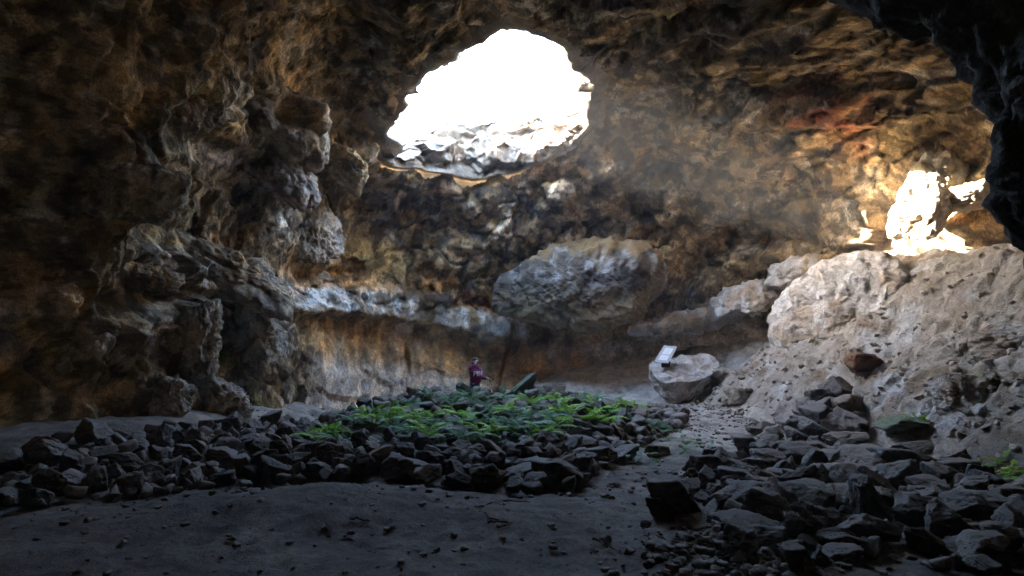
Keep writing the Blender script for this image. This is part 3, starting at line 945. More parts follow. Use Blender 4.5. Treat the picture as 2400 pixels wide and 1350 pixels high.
def panel(name, q, thick, mat, parent=None, **props):
    q = np.array(q)
    n = np.cross(q[1] - q[0], q[3] - q[0]); n /= np.linalg.norm(n)
    if n[1] > 0: n = -n
    bm = bmesh.new()
    a = [bm.verts.new(p + n * thick / 2) for p in q]
    b = [bm.verts.new(p - n * thick / 2) for p in q]
    bm.faces.new(a); bm.faces.new(b[::-1])
    for i in range(4):
        bm.faces.new([a[i], b[i], b[(i + 1) % 4], a[(i + 1) % 4]])
    bmesh.ops.recalc_face_normals(bm, faces=bm.faces)
    bmesh.ops.bevel(bm, geom=list(bm.edges), offset=min(.006, thick * .3), segments=1, affect='EDGES')
    me = bpy.data.meshes.new(name); bm.to_mesh(me); bm.free()
    return obj(name, me, mat, parent, **props), n

sg = obj('information_sign', None, label='tilted grey sign with two white sheets on top of the flat-topped boulder', cat='sign')
_, sn = panel('board', [BL, BR, TR, TL], .035, M_FRAME, sg)
bil = lambda s, t: (BL * (1 - s) + BR * s) * (1 - t) + (TL * (1 - s) + TR * s) * t
pp = lambda s0, s1, t0, t1, e: [bil(s, t) + sn * e for s, t in ((s0, t0), (s1, t0), (s1, t1), (s0, t1))]
for (s0, s1, t0, t1, rows) in ((.22, .80, .47, .86, 7), (.22, .80, .13, .42, 5)):
    sh, _ = panel('sheet', pp(s0, s1, t0, t1, .021), .006, M_PAPER, sg)
    for r_ in range(rows):
        ty = t1 - (t1 - t0) * (r_ + 1) / (rows + 1)
        e_ = s1 - .05 - (.12 if r_ % 3 == 2 else .02)
        panel('print_line', pp(s0 + .06, e_, ty - .004, ty + .004, .0262), .002, M_INK, sh)
pb = bil(.72, .18)
panel('bracket', [pb + np.array([-.12, .10, -.20]), pb + np.array([.12, .10, -.20]), pb + np.array([.12, .0, -.02]), pb + np.array([-.12, .0, -.02])], .07, M_DARKM, sg)
pb = bil(.5, .6)
panel('support_leg', [pb + np.array([-.03, .14, -.62]), pb + np.array([.03, .14, -.62]), pb + np.array([.03, .06, -.04]), pb + np.array([-.03, .06, -.04])], .04, M_DARKM, sg)

# ------------------------------------------------------------------ loose rocks
VAR = []
for s in range(14):
    sub = 5
    v, f = rock_verts(400 + s, sub, planes=6 + s % 5, k=34, lo=.42 + .04 * (s % 4), noise=.06, fine=.035)
    v = v / np.abs(v).max(0)
    VAR.append((v, f))
VMESH = {}
def vmesh(i, mossy):
    key = (i, mossy)
    if key not in VMESH:
        me = mesh_np('rock', VAR[i][0], VAR[i][1])
        me.materials.append(M_BASM if mossy else M_BAS)
        VMESH[key] = me
    return VMESH[key]

R2 = np.random.default_rng(99)
ROCKS = []          # centre, half sizes, euler, variant, mossy, zone
def put(x, y, hs, zone, lift=0.0, mossy=False, eul=None, var=None, sink=.3):
    z = gz(x, y) + hs[2] * (1 - sink) + lift
    if eul is None:
        eul = (R2.normal(0, .35), R2.normal(0, .35), R2.uniform(0, 6.28))
    ROCKS.append([np.array([x, y, z]), np.array(hs), eul, int(R2.integers(14)) if var is None else var, mossy, zone])

def px_rock(u, v, w, h, zone, mossy=False, yaw=None, tilt=0.0, lift=0.0, back=.9, var=None):
    """a stone seen w x h photo pixels large whose foot stands on the ground at photo pixel u, v"""
    g = ground_hit(u, v)
    if g is None: return
    s = np.linalg.norm(g - CAM) / F
    hs = (w * s / 2 * 1.06, w * s / 2 * back, h * s / 2 * .86)
    put(g[0], g[1] + hs[1] * .8, hs, zone, lift, mossy, (R2.normal(0, .08), tilt + R2.normal(0, .05), R2.normal(0, .25) if yaw is None else yaw), var, sink=.22)

for a in [(1592, 1210, 128, 100), (1548, 1214, 58, 48), (1690, 1122, 84, 66), (1762, 1064, 80, 54), (1742, 1150, 84, 58), (1738, 1200, 88, 78), (1822, 1192, 78, 62), (1938, 1212, 112, 88),
          (1945, 1020, 100, 86), (1905, 1085, 84, 54), (1875, 1030, 70, 50), (2062, 1122, 122, 66), (2165, 1128, 112, 72), (2092, 1200, 112, 56), (2060, 1285, 108, 74), (1785, 1262, 128, 50),
          (1800, 1292, 100, 58), (1722, 1242, 50, 30), (1885, 1345, 80, 66), (2335, 1330, 90, 62), (2285, 1315, 78, 46), (2375, 1300, 60, 58), (2312, 1228, 84, 66), (2385, 1196, 56, 50),
          (2212, 1172, 72, 52), (2150, 1035, 110, 44), (2130, 1195, 60, 40), (1990, 1060, 90, 46), (1820, 1100, 80, 48), (1770, 1110, 60, 40), (2215, 1215, 62, 46), (1690, 1200, 56, 48), (2010, 1180, 70, 44), (1860, 1140, 80, 44),
          (1960, 1140, 90, 46), (1545, 1290, 60, 24), (2250, 1130, 80, 50), (2150, 1075, 80, 40)]:
    px_rock(*a, 'rubble', mossy=(a[0], a[1]) in ((2150, 1035),))
# the heap of big dark blocks above the rubble
hp = ground_hit(1985, 1050)
for (dx, dy, dz, sx, sy, sz) in [(-.35, .4, .0, .36, .32, .3), (.12, .35, .0, .38, .34, .32), (.55, .5, .0, .36, .34, .34), (-.15, .7, .30, .34, .3, .28), (.3, .75, .34, .36, .34, .3), (.68, .85, .25, .3, .3, .28), (.1, .95, .62, .3, .28, .22), (.42, 1.0, .66, .28, .26, .24), (-.6, .75, .15, .26, .24, .22), (.9, .6, .0, .26, .26, .28), (-.75, .35, .0, .24, .22, .2), (.3, .05, .0, .26, .22, .2), (-.05, .05, .0, .22, .2, .17), (.25, 1.1, .86, .2, .2, .16), (-.3, 1.0, .5, .22, .22, .18)]:
    put(hp[0] + dx, hp[1] + dy, (sx, sy, sz), 'heap', dz - max(0, gz(hp[0] + dx, hp[1] + dy) - hp[2]) * .75, False, (R2.normal(0, .3), R2.normal(0, .3), R2.uniform(0, 6.28)), sink=.2)
# named stones of the ring
for a in [(1312, 1150, 118, 84), (1226, 1138, 92, 56), (1152, 1128, 62, 74), (1072, 1148, 64, 56), (1010, 1112, 78, 52), (972, 1122, 92, 40), (1060, 1085, 66, 44), (920, 1080, 60, 58), (880, 1100, 66, 60),
          (1242, 1056, 44, 34), (1405, 1092, 74, 46), (1366, 1062, 64, 40), (1462, 1085, 64, 46), (1548, 1076, 54, 40), (1290, 1078, 50, 40), (1120, 1075, 60, 40), (800, 1120, 60, 46), (745, 1130, 66, 44)]:
    px_rock(*a, 'front')
put(.32, 15.6, (.42, .2, .18), 'crest', .16, True, (.1, -.7, .25))
put(-1.2, 15.9, (.3, .25, .18), 'crest', .08, True)

PATH = np.array([(.9, 6.4), (1.3, 7.6), (1.95, 9.5), (2.75, 11.2), (3.67, 12.9), (4.6, 14.6), (5.1, 16), (4.9, 17.8)])
_pt = np.concatenate([PATH[i] + (PATH[i + 1] - PATH[i]) * np.linspace(0, 1, 12)[:, None] for i in range(len(PATH) - 1)])
def free(x, y, r, k):
    if ((_pt - (x, y)) ** 2).sum(1).min() < (.50 + r) ** 2:
        return False
    for c, hs, *_ in ROCKS:
        rr = (hs[0] + hs[1]) / 2
        if (c[0] - x) ** 2 + (c[1] - y) ** 2 < (k * (r + rr)) ** 2:
            return False
    return True

def scatter(zone, sampler, sizes, tries, k=.8, mossy=0.0, lift=0.0, flat=.72):
    for (r0, r1, nt_) in sizes:
        for _ in range(nt_ * tries):
            x, y = sampler()
            r = R2.uniform(r0, r1)
            if not free(x, y, r, k): continue
            put(x, y, (r * R2.uniform(.85, 1.25), r * R2.uniform(.75, 1.1), r * R2.uniform(.55, .9) * flat / .72), zone, lift * R2.uniform(0, 1), R2.random() < mossy)

def band(line, width):
    line = np.array(line, float)
    sg_ = np.linalg.norm(np.diff(line, axis=0), axis=1)
    cs_ = np.concatenate([[0], np.cumsum(sg_)])
    def f_():
        t = R2.uniform(0, cs_[-1])
        x = np.interp(t, cs_, line[:, 0]); y = np.interp(t, cs_, line[:, 1])
        w_ = np.interp(t, cs_, width) if not np.isscalar(width) else width
        return x + R2.uniform(-1, 1) * w_, y + R2.uniform(-1, 1) * w_
    return f_
def box2(x0, x1, y0, y1):
    return lambda: (R2.uniform(x0, x1), R2.uniform(y0, y1))
scatter('front', band([(-3.6, 8.7), (-2, 8.7), (-.5, 8.6), (.7, 8.2)], .45), [(.16, .22, 30), (.11, .16, 70), (.06, .11, 90)], 5, .72, lift=.06)
scatter('front', band([(-3.6, 9.15), (-2, 9.15), (0, 9.1), (.9, 8.9)], .28), [(.13, .2, 50), (.08, .13, 50)], 5, .66, lift=.12)
scatter('rim', band([(.6, 8.7), (1.3, 10.2), (2.3, 12.3), (3.2, 14.3), (3.7, 16.4)], [.5, .8, .8, .75, .7]), [(.15, .22, 50), (.09, .15, 200), (.05, .09, 260)], 5, .72, lift=.08, mossy=.04)
scatter('crest', band([(-2.9, 14.6), (-1.8, 16.0), (0, 16.3), (2, 16.6), (3.6, 16.8)], .75), [(.14, .22, 50), (.08, .14, 160)], 4, .74, mossy=.4, lift=.08)
scatter('middle', box2(-3.4, 2.4, 10, 15.2), [(.15, .22, 26), (.08, .15, 130)], 3, .95, mossy=.5, lift=.02, flat=.6)
scatter('tail', band([(-6.2, 7.3), (-5.0, 8.2), (-4.4, 9.0), (-4.2, 10.2), (-3.9, 12.0), (-3.6, 13.8)], [.6, .9, 1.2, 1.5, 1.4, 1.0]), [(.15, .22, 40), (.08, .15, 260), (.05, .08, 300)], 4, .75, mossy=0, lift=.06)
scatter('rubble', band([(2.3, 5.6), (3.1, 7.2), (3.9, 9.0), (5.0, 11.0)], [.5, 1.0, 1.1, .8]), [(.16, .25, 40), (.09, .16, 150), (.04, .09, 260)], 4, .78)
scatter('rubble', band([(4.2, 5.6), (5.0, 7.4), (5.8, 9.0)], [.9, 1.1, .7]), [(.15, .24, 30), (.07, .15, 120), (.04, .07, 140)], 4, .82)
scatter('rubble', band([(4.9, 11.2), (5.4, 12.6), (5.6, 14.0)], [.5, .5, .4]), [(.12, .2, 24), (.05, .12, 70)], 3, .95)
scatter('path', band([(4.2, 17.2), (5.4, 17.6), (6.0, 16)], .5), [(.05, .12, 30)], 2, 1.3)

CENT = np.array([r[0] for r in ROCKS])
dist = np.linalg.norm(CENT - CAM, axis=1)
seen = np.array([r[1][0] * r[1][2] for r in ROCKS]) / dist ** 2
uu, vv = project(CENT)
seen = np.where((uu < -60) | (uu > 2460) | (vv > 1420), -1, seen)
order = np.argsort(-seen)
KEEP = 290
ORD = ['leftmost', 'second', 'third', 'fourth', 'fifth', 'sixth', 'seventh', 'eighth', 'ninth', 'tenth', 'eleventh', 'twelfth', 'thirteenth', 'fourteenth', 'fifteenth', 'sixteenth', 'seventeenth', 'eighteenth', 'nineteenth', 'twentieth',
       'twenty-first', 'twenty-second', 'twenty-third', 'twenty-fourth', 'twenty-fifth', 'twenty-sixth', 'twenty-seventh', 'twenty-eighth', 'twenty-ninth', 'thirtieth']
ZONE = {'front': ('front wall of stone ring', ['topmost row', 'upper row', 'middle row', 'lower row', 'bottom row'], 'rocks of the stone ring'),
        'rim': ('right rim of ring by path', ['farthest row', 'far row', 'middle row', 'near row', 'nearest row'], 'rocks of the stone ring'),
        'crest': ('back crest of ring below person', ['back row', 'second row', 'third row', 'fourth row', 'front row'], 'rocks of the stone ring'),
        'middle': ('ferny middle of ring', ['back row', 'second row', 'third row', 'fourth row', 'front row'], 'rocks of the stone ring'),
        'tail': ('rubble along left wall', ['farthest row', 'far row', 'middle row', 'near row', 'nearest row'], 'rocks along the left wall'),
        'rubble': ('rubble right of path', ['farthest row', 'far row', 'middle row', 'near row', 'nearest row'], 'rocks right of the path'),
        'heap': ('block heap under bank', ['top row', 'upper row', 'middle row', 'lower row', 'bottom row'], 'rocks right of the path'),
        'path': ('path by flat-topped boulder', ['farthest row', 'far row', 'middle row', 'near row', 'nearest row'], 'rocks on the path')}
kept = [i for i in order[:KEEP] if seen[i] > 0]
LAB = {}
for zn, (zt, rowsn, grp) in ZONE.items():
    ids = [i for i in kept if ROCKS[i][5] == zn]
    if not ids: continue
    ids.sort(key=lambda i: vv[i])
    nrow = max(1, min(5, math.ceil(len(ids) / 14)))
    pick = {1: [None], 2: [0, 4], 3: [0, 2, 4], 4: [0, 1, 3, 4], 5: [0, 1, 2, 3, 4]}[nrow]
    for k, part in enumerate(np.array_split(np.array(ids), nrow)):
        part = sorted(part, key=lambda i: uu[i])
        for j, i in enumerate(part):
            hs = ROCKS[i][1]
            big = hs[0] > .27
            shp = 'flat' if hs[2] < .55 * hs[0] else ('blocky' if hs[2] > .8 * hs[0] else 'angular')
            colr_ = 'mossy' if ROCKS[i][4] else 'dark'
            o_ = ORD[j] if j == 0 else ORD[j] + ' from left'
            row = '' if pick[k] is None else f' {rowsn[pick[k]]},'
            LAB[i] = (f"{colr_} {shp} rock, {o_},{row} {zt}", grp)
for i in kept:
    c, hs, eul, var, mossy, zn = ROCKS[i]
    o = obj('rock', vmesh(var, mossy), label=LAB[i][0], cat='rock', group=LAB[i][1])
    o.location = c; o.rotation_euler = eul; o.scale = hs
rest = [i for i in range(len(ROCKS)) if i not in set(kept) and seen[i] > 0]
lowv = []
for s in range(8):
    v, f = rock_verts(500 + s, 3, planes=8, k=30, lo=.45, noise=.05, fine=.0)
    lowv.append((v / np.abs(v).max(0), f))
AV, AF, n0 = [], [], 0
for i in rest:
    c, hs, eul, var, mossy, zn = ROCKS[i]
    v, f = lowv[var % 8]
    w = (v * hs) @ rot3(*eul).T + c
    AV.append(w); AF.append(f + n0); n0 += len(w)
# pebbles strewn between
for _ in range(2200):
    z_ = R2.integers(3)
    if z_ == 0: x, y = R2.uniform(1.5, 6.8), R2.uniform(4.2, 11)
    elif z_ == 1: x, y = R2.uniform(-6, 4.5), R2.uniform(7.7, 17)
    else: x, y = R2.uniform(3.5, 6), R2.uniform(10, 18)
    s = R2.uniform(.3, 1) ** 3 * .05
    v, f = lowv[int(R2.integers(8))]
    w = (v * s * np.array([1.2, 1, .7])) @ rot3(0, 0, R2.uniform(0, 6)).T + np.array([x, y, gz(x, y) + s * .3])
    AV.append(w); AF.append(f + n0); n0 += len(w)
for _ in range(700):
    x, y = R2.normal(1.75, .45), R2.normal(5.35, .4)
    s = R2.uniform(.25, 1) ** 3 * .055
    v, f = lowv[int(R2.integers(8))]
    w = (v * s * np.array([1.1, 1, .8])) @ rot3(0, 0, R2.uniform(0, 6)).T + np.array([x, y, gz(x, y) + s * .3])
    AV.append(w); AF.append(f + n0); n0 += len(w)
for _ in range(1500):
    x, y = R2.uniform(-6, 3.2), R2.uniform(3.4, 8.4)
    s = .006 + R2.uniform(0, 1) ** 5 * .035
    v, f = lowv[int(R2.integers(8))]
    w = (v * s * np.array([1.1, 1, .7])) @ rot3(0, 0, R2.uniform(0, 6)).T + np.array([x, y, gz(x, y) + s * .4])
    AV.append(w); AF.append(f + n0); n0 += len(w)
obj('loose_rubble', mesh_np('loose_rubble', np.concatenate(AV), np.concatenate(AF)), M_BAS, kind='stuff')
#__NEXT2__

# crumbs of earth and grit on the bank
BV, BF, n0 = [], [], 0
for _ in range(1500):
    y = R2.uniform(8.5, 18.5)
    tx = np.interp(y, TOE[::-1, 1], TOE[::-1, 0]); rx = np.interp(y, RIDGE[::-1, 1], RIDGE[::-1, 0])
    t = R2.uniform(0, 1) ** 1.6
    x = tx - .35 + (rx - tx) * t * .9
    s = .012 + R2.uniform(0, 1) ** 4 * .07
    i = int(np.clip(np.searchsorted(gx, x), 0, len(gx) - 1)); j = int(np.clip(np.searchsorted(gy, y), 0, len(gy) - 1))
    b0 = FV.reshape(GX.shape + (3,))[j, i]
    v, f = lowv[int(R2.integers(8))]
    w = (v * s * np.array([1.2, 1, .7])) @ rot3(0, -.6, R2.uniform(0, 6)).T + b0 + np.array([-.02, 0, s * .15])
    BV.append(w); BF.append(f + n0); n0 += len(w)
BVa = np.concatenate(BV)
bcc = np.repeat(np.array([[.34, .29, .245]]), len(BVa), 0) * np.repeat(R2.uniform(.8, 1.3, len(BV)), len(lowv[0][0]))[:, None]
obj('bank_grit', mesh_np('bank_grit', BVa, np.concatenate(BF), bcc), M_BANK, kind='stuff')
# ------------------------------------------------------------------ more stones with a place of their own
def solo(name, u, v, w, h, seed, label, mat, col=None, cat='rock', back=1.0, rot=(0, 0, 0)):
    g = ground_hit(u, v)
    s = np.linalg.norm(g - CAM) / F
    cf = (lambda p, q: mixc(np.tile(np.array(col), (len(p), 1)), np.array(col) * .45, sstep(0, .5, fbm(p * 3, 3, seed)))) if col is not None else None
    return mass(name, g + np.array([0, w * s * .4 * back, h * s * .38]), (w * s / 2, w * s / 2 * back, h * s / 2), rot, seed=seed, sub=5, planes=8, k=10, lo=.66, lumps=.07, fine=.012, colour=cf, mat=mat, label=label, cat=cat)
solo('rock', 2048, 868, 84, 38, 71, 'rusty brown stone half sunk in the pale bank', M_BIG, (.20, .10, .055))
solo('rock', 1160, 921, 86, 54, 73, 'grey rounded stone against the wall right behind the person', M_BIG, (.30, .29, .28))
solo('rock', 1268, 925, 120, 36, 75, 'low dusty heap of earth at the foot of the back wall', M_BIG, (.30, .25, .22), 'rock')
solo('rock', 1692, 896, 62, 40, 77, 'dusty pale stone beside the flat-topped boulder', M_BIG, (.40, .34, .29))
solo('rock', 1632, 930, 34, 16, 79, 'small pale stone at the foot of the flat-topped boulder', M_BIG, (.42, .37, .33))
solo('rock', 1740, 945, 70, 40, 81, 'dusty tan stone where the path meets the bank', M_BIG, (.34, .28, .22))

# ------------------------------------------------------------------ ferns
def leaf_mat(name, col, col2):
    m, nt, bs = new_mat(name)
    oi = node(nt, 'ShaderNodeObjectInfo')
    geo = node(nt, 'ShaderNodeNewGeometry')
    nz = node(nt, 'ShaderNodeTexNoise', i_Scale=3.0, i_Detail=3.0)
    nt.links.new(geo.outputs['Position'], nz.inputs['Vector'])
    ad = node(nt, 'ShaderNodeMath', operation='ADD')
    mu = node(nt, 'ShaderNodeMath', operation='MULTIPLY'); mu.inputs[1].default_value = .4
    nt.links.new(oi.outputs['Random'], mu.inputs[0]); nt.links.new(mu.outputs[0], ad.inputs[0]); nt.links.new(nz.outputs[0], ad.inputs[1])
    c = ramp(nt, ad.outputs[0], [(.4, col), (.9, col2)])
    nt.links.new(c, bs.inputs['Base Color'])
    bs.inputs['Roughness'].default_value = .55
    tr = node(nt, 'ShaderNodeBsdfTranslucent')
    nt.links.new(c, tr.inputs[0])
    mx = node(nt, 'ShaderNodeMixShader'); mx.inputs[0].default_value = .3
    nt.links.new(bs.outputs[0], mx.inputs[1]); nt.links.new(tr.outputs[0], mx.inputs[2])
    nt.links.new(mx.outputs[0], nt.nodes['Material Output'].inputs[0])
    return m
M_FERN = leaf_mat('fern_leaf', (.12, .29, .014), (.29, .50, .03))
M_FERN2 = leaf_mat('pale_fern_leaf', (.06, .15, .06), (.14, .27, .11))

def frond_arrays(seed, pairs=17, L=1.0, width=.2, rise=.75, droop=.95):
    r = np.random.default_rng(seed)
    V, Fc = [], []
    t = np.linspace(0, 1, pairs + 3)
    bend = r.normal(0, .12)
    def pt(t):
        return np.array([bend * t * t, L * (t * .95), L * (rise * t - droop * t * t * .75)])
    w = .008
    for k in range(len(t)):
        p = pt(t[k]); V += [p + np.array([-w, 0, 0]), p + np.array([w, 0, 0])]
    F4 = [[2 * k, 2 * k + 1, 2 * k + 3, 2 * k + 2] for k in range(len(t) - 1)]
    F3 = []
    for k in range(2, len(t)):
        p = pt(t[k]); env = math.sin(math.pi * min(1, t[k] * .92 + .06)) ** .7
        for s in (-1, 1):
            ln = width * env * r.uniform(.8, 1.15)
            dx = s * ln; dy = ln * .45; dz = -ln * r.uniform(.1, .45)
            hw = .5 * L / pairs * 1.05
            n = len(V)
            V += [p + np.array([0, -hw * .6, 0]), p + np.array([dx * .45, dy * .45 - hw, dz * .3 + .01]), p + np.array([dx, dy, dz]), p + np.array([dx * .45, dy * .45 + hw, dz * .3 + .01])]
            F4.append([n, n + 1, n + 2, n + 3])
    return np.array(V), np.array(F4)

FROND = []
for s in range(4):
    v, f = frond_arrays(700 + s, rise=.55 + .2 * (s % 3), droop=.8 + .15 * (s % 2))
    FROND.append((mesh_np('frond', v, f), mesh_np('frond', v, f)))
    FROND[-1][0].materials.append(M_FERN); FROND[-1][1].materials.append(M_FERN2)
R3 = np.random.default_rng(5)
SPOT = [(905, 1000, 1), (930, 988, 1), (955, 1005, 1), (985, 1010, 1), (1010, 998, 1), (1035, 1012, 0), (1070, 988, 1), (1095, 1002, 1), (1120, 1012, 0), (1005, 1045, 1), (1130, 1042, 1), (1155, 1034, 1), (1175, 985, 1), (1205, 990, 1), (1235, 1000, 0), (1260, 1016, 0),
        (1290, 1000, 0), (1315, 985, 1), (1335, 992, 1), (1350, 1010, 1), (1375, 985, 1), (1385, 1005, 1), (1405, 978, 1), (1430, 985, 1), (1455, 975, 1), (1480, 972, 1), (1295, 955, 1), (1330, 960, 1), (1390, 955, 0), (1440, 962, 0), (1225, 1030, 0), (1190, 1020, 0),
        (960, 1040, 0), (930, 1030, 0), (1080, 1050, 0), (880, 1010, 1), (860, 1000, 1), (830, 1010, 0), (770, 1045, 1), (745, 1055, 1), (790, 1060, 0), (1275, 1040, 1), (1410, 1010, 1), (1300, 1025, 1), (1145, 975, 0), (1110, 955, 0), (1060, 960, 0), (1010, 950, 0), (1180, 950, 0), (960, 965, 0), (1245, 965, 1),
        (2275, 890, 2), (2245, 905, 2), (2305, 1092, 2), (2375, 1112, 2), (2340, 1085, 2), (2395, 1130, 2), (2150, 985, 2)]
plants = []
for (u, v, k) in SPOT:
    g = ground_hit(u, v)
    if g is not None: plants.append((u, v, k, g))
zones = {0: [p for p in plants if p[2] < 2], 2: [p for p in plants if p[2] == 2]}
rowsf = ['back row', 'second row', 'third row', 'front row']
FL = {}
ps = sorted(zones[0], key=lambda p: p[1])
for k, part in enumerate(np.array_split(np.arange(len(ps)), 4)):
    for j, i in enumerate(sorted(part, key=lambda i: ps[i][0])):
        FL[id(ps[i])] = f"{'bright green' if ps[i][2] else 'dull green'} fern, {ORD[j] if j == 0 else ORD[j] + ' from left'}, {rowsf[k]} of the fern patch in the ring"
for j, p in enumerate(sorted(zones[2], key=lambda p: p[0])):
    FL[id(p)] = f"small dark green fern, {ORD[j] if j == 0 else ORD[j] + ' from left'}, on the shaded bank and hollow at the right"
for p in plants:
    u, v, k, g = p
    root = obj('fern', None, label=FL[id(p)], cat='fern', group='ferns on the shaded bank' if k == 2 else 'ferns inside the stone ring')
    root.location = g + np.array([0, 0, .15 if k != 2 else .0])
    sc = R3.uniform(.34, .52) * (.55 if k == 2 else 1)
    root.scale = (sc, sc, sc)
    nf = int(R3.integers(8, 12))
    for q in range(nf):
        fr = obj('frond', FROND[int(R3.integers(4))][0 if k else 1], parent=root)
        fr.rotation_euler = (R3.normal(.15, .18), R3.normal(0, .15), 6.283 * q / nf + R3.normal(0, .25))
        z = R3.uniform(.7, 1.15)
        fr.scale = (z, z, z)
# low green ground cover between the stones: too fine to count
LV, LF, n0 = [], [], 0
sm = [frond_arrays(800 + s, pairs=6, width=.32, rise=.5, droop=.6) for s in range(4)]
cnt = 0
for _ in range(9000):
    x, y = R3.uniform(-4.2, 3.6), R3.uniform(9.4, 16.2)
    pr = fbm(np.array([[x * .7, y * .7, 3.0]]), 3, 77)[0]
    edge_ = np.clip(min((x + 4.2) / 1.5, (3.6 - x) / 1.2, (y - 9.4) / 1.0), 0, 1)
    if R3.random() > np.clip(.04 + .8 * pr, 0, .6) * edge_: continue
    v, f = sm[cnt % 4]
    s = R3.uniform(.09, .2)
    a = R3.uniform(0, 6.28)
    z = gz(x, y)
    w = (v * s) @ rot3(R3.normal(.2, .3), R3.normal(0, .2), a).T + np.array([x, y, z + R3.uniform(.02, .2)])
    LV.append(w); LF.append(f + n0); n0 += len(w); cnt += 1
obj('ground_cover', mesh_np('ground_cover', np.concatenate(LV), np.concatenate(LF)), M_FERN2, kind='stuff')

# ------------------------------------------------------------------ sticks, nest, dead plants
def tube(V, Fc, pts, r0, r1, sides=5):
    pts = np.array(pts, float)
    n0 = len(V)
    tg = np.gradient(pts, axis=0); tg /= np.linalg.norm(tg, axis=1)[:, None] + 1e-9
    for i, p in enumerate(pts):
        up = np.array([0, 0, 1.0]) if abs(tg[i][2]) < .9 else np.array([1.0, 0, 0])
        a = np.cross(tg[i], up); a /= np.linalg.norm(a); b = np.cross(tg[i], a)
        r = r0 + (r1 - r0) * i / (len(pts) - 1)
        for s in range(sides):
            th = 6.283 * s / sides
            V.append(p + (a * math.cos(th) + b * math.sin(th)) * r)
    for i in range(len(pts) - 1):
        for s in range(sides):
            s2 = (s + 1) % sides
            Fc.append([n0 + i * sides + s, n0 + i * sides + s2, n0 + (i + 1) * sides + s2, n0 + (i + 1) * sides + s])

def wiggle(a, b, n, amp):
    t = np.linspace(0, 1, n)[:, None]
    p = a * (1 - t) + b * t
    p[1:-1] += R3.normal(0, amp, (n - 2, 3))
    return p
M_TWIG = flat_mat('dry_wood', (.085, .06, .045), .85, .4, 12)
M_STRAW = flat_mat('dry_straw', (.30, .22, .12), .8, .3, 12)
M_NEST = flat_mat('nest_twigs', (.16, .135, .11), .9, .4, 12)
for (u0, v0, u1, v1, txt) in [(1095, 1196, 1152, 1183, 'thin forked twig on the sand nearest the stone ring'), (1180, 1176, 1240, 1179, 'straight twig on the sand below the big front block'), (1125, 1201, 1168, 1221, 'bent twig lying aslant in the middle of the twigs'),
                              (1143, 1228, 1192, 1228, 'short straight twig, lower of two nearly touching'), (1165, 1236, 1200, 1226, 'crooked short twig crossing the end of another'), (1262, 1221, 1315, 1223, 'straight dark twig lying level on the sand, rightmost of the group'),
                              (820, 1218, 868, 1224, 'faint twig alone on the sand left of the other twigs'), (1505, 1272, 1528, 1288, 'short pale twig near the dark clods'), (1390, 1266, 1440, 1290, 'curved root-like twig where the path meets the foreground sand')]:
    a, b = ground_hit(u0, v0), ground_hit(u1, v1)
    lift = np.array([0, 0, .012])
    V, Fc = [], []
    pts = wiggle(a + lift, b + lift, 7, .012)
    tube(V, Fc, pts, .011, .006)
    e = pts[4] + (b - a) * .18 + np.array([R3.normal(0, .03), R3.normal(0, .05), .02])
    tube(V, Fc, wiggle(pts[4], e, 4, .006), .006, .003)
    obj('twig', mesh_np('twig', V, Fc), M_TWIG, label=txt, cat='twig', group='twigs on the sand')

# nest of sticks on the long ledge
def wall_hit(u, v):
    m = np.argmin((SU - u) ** 2 + (SVv - v) ** 2 + np.where(front, 0, 1e9))
    return S3[m]
npos = None
uS, vS = project(S3)
okm = (np.abs(uS - 1040) < 18) & (vS > 640) & (vS < 800) & (S3[:, 1] > 15)
cand = np.where(okm)[0]
best = cand[np.argmin(np.abs(vS[cand] - 700) + (S3[cand, 1] - S3[cand, 1].min()) * 40)]
npos = S3[best] + np.array([0, .05, .0])
V, Fc = [], []
for k in range(260):
    a = R3.uniform(0, 6.283); rr = R3.uniform(.28, .52); z = R3.uniform(-.12, .16) * (1 - (rr - .28))
    c = np.array([rr * math.cos(a), rr * .75 * math.sin(a), z])
    tdir = np.array([-math.sin(a), math.cos(a), 0]) * R3.uniform(.6, 1) + R3.normal(0, .35, 3)
    tdir /= np.linalg.norm(tdir); ln = R3.uniform(.14, .34)
    tube(V, Fc, wiggle(c - tdir * ln / 2, c + tdir * ln / 2, 3, .015), .008, .005, 4)
no = obj('bird_nest', mesh_np('bird_nest', V, Fc), M_NEST, label='round nest of grey sticks sitting on the long ledge above the person', cat='nest')
no.location = npos

def shrub(name, base, n, h, spread, mat, r, label, cat):
    V, Fc = [], []
    for k in range(n):
        a = R3.uniform(0, 6.283); hh_ = h * R3.uniform(.5, 1.1); sp = spread * R3.uniform(.3, 1.1)
        p0 = np.array([R3.normal(0, .04), R3.normal(0, .04), 0])
        t = np.linspace(0, 1, 7)[:, None]
        end = np.array([math.cos(a) * sp, math.sin(a) * sp, hh_])
        pts = p0 + t * (end - p0) + np.stack([0 * t[:, 0], 0 * t[:, 0], .5 * hh_ * np.sin(t[:, 0] * 3.1)], -1) * .6
        pts[1:] += R3.normal(0, .02 * h / .3, (6, 3))
        tube(V, Fc, pts, r, r * .4, 3)
    o = obj(name, mesh_np(name, V, Fc), mat, label=label, cat=cat)
    o.location = base
    return o
shrub('dead_bush', ground_hit(1868, 1262), 90, .30, .26, M_TWIG, .0035, 'tangled dead bush among the dark rocks beside the bare sand', 'bush')
shrub('dry_grass', ground_hit(1168, 938) + np.array([0, 0, .12]), 120, .2, .16, M_STRAW, .005, 'straw-coloured dry grass tuft on the ring below the person', 'grass')
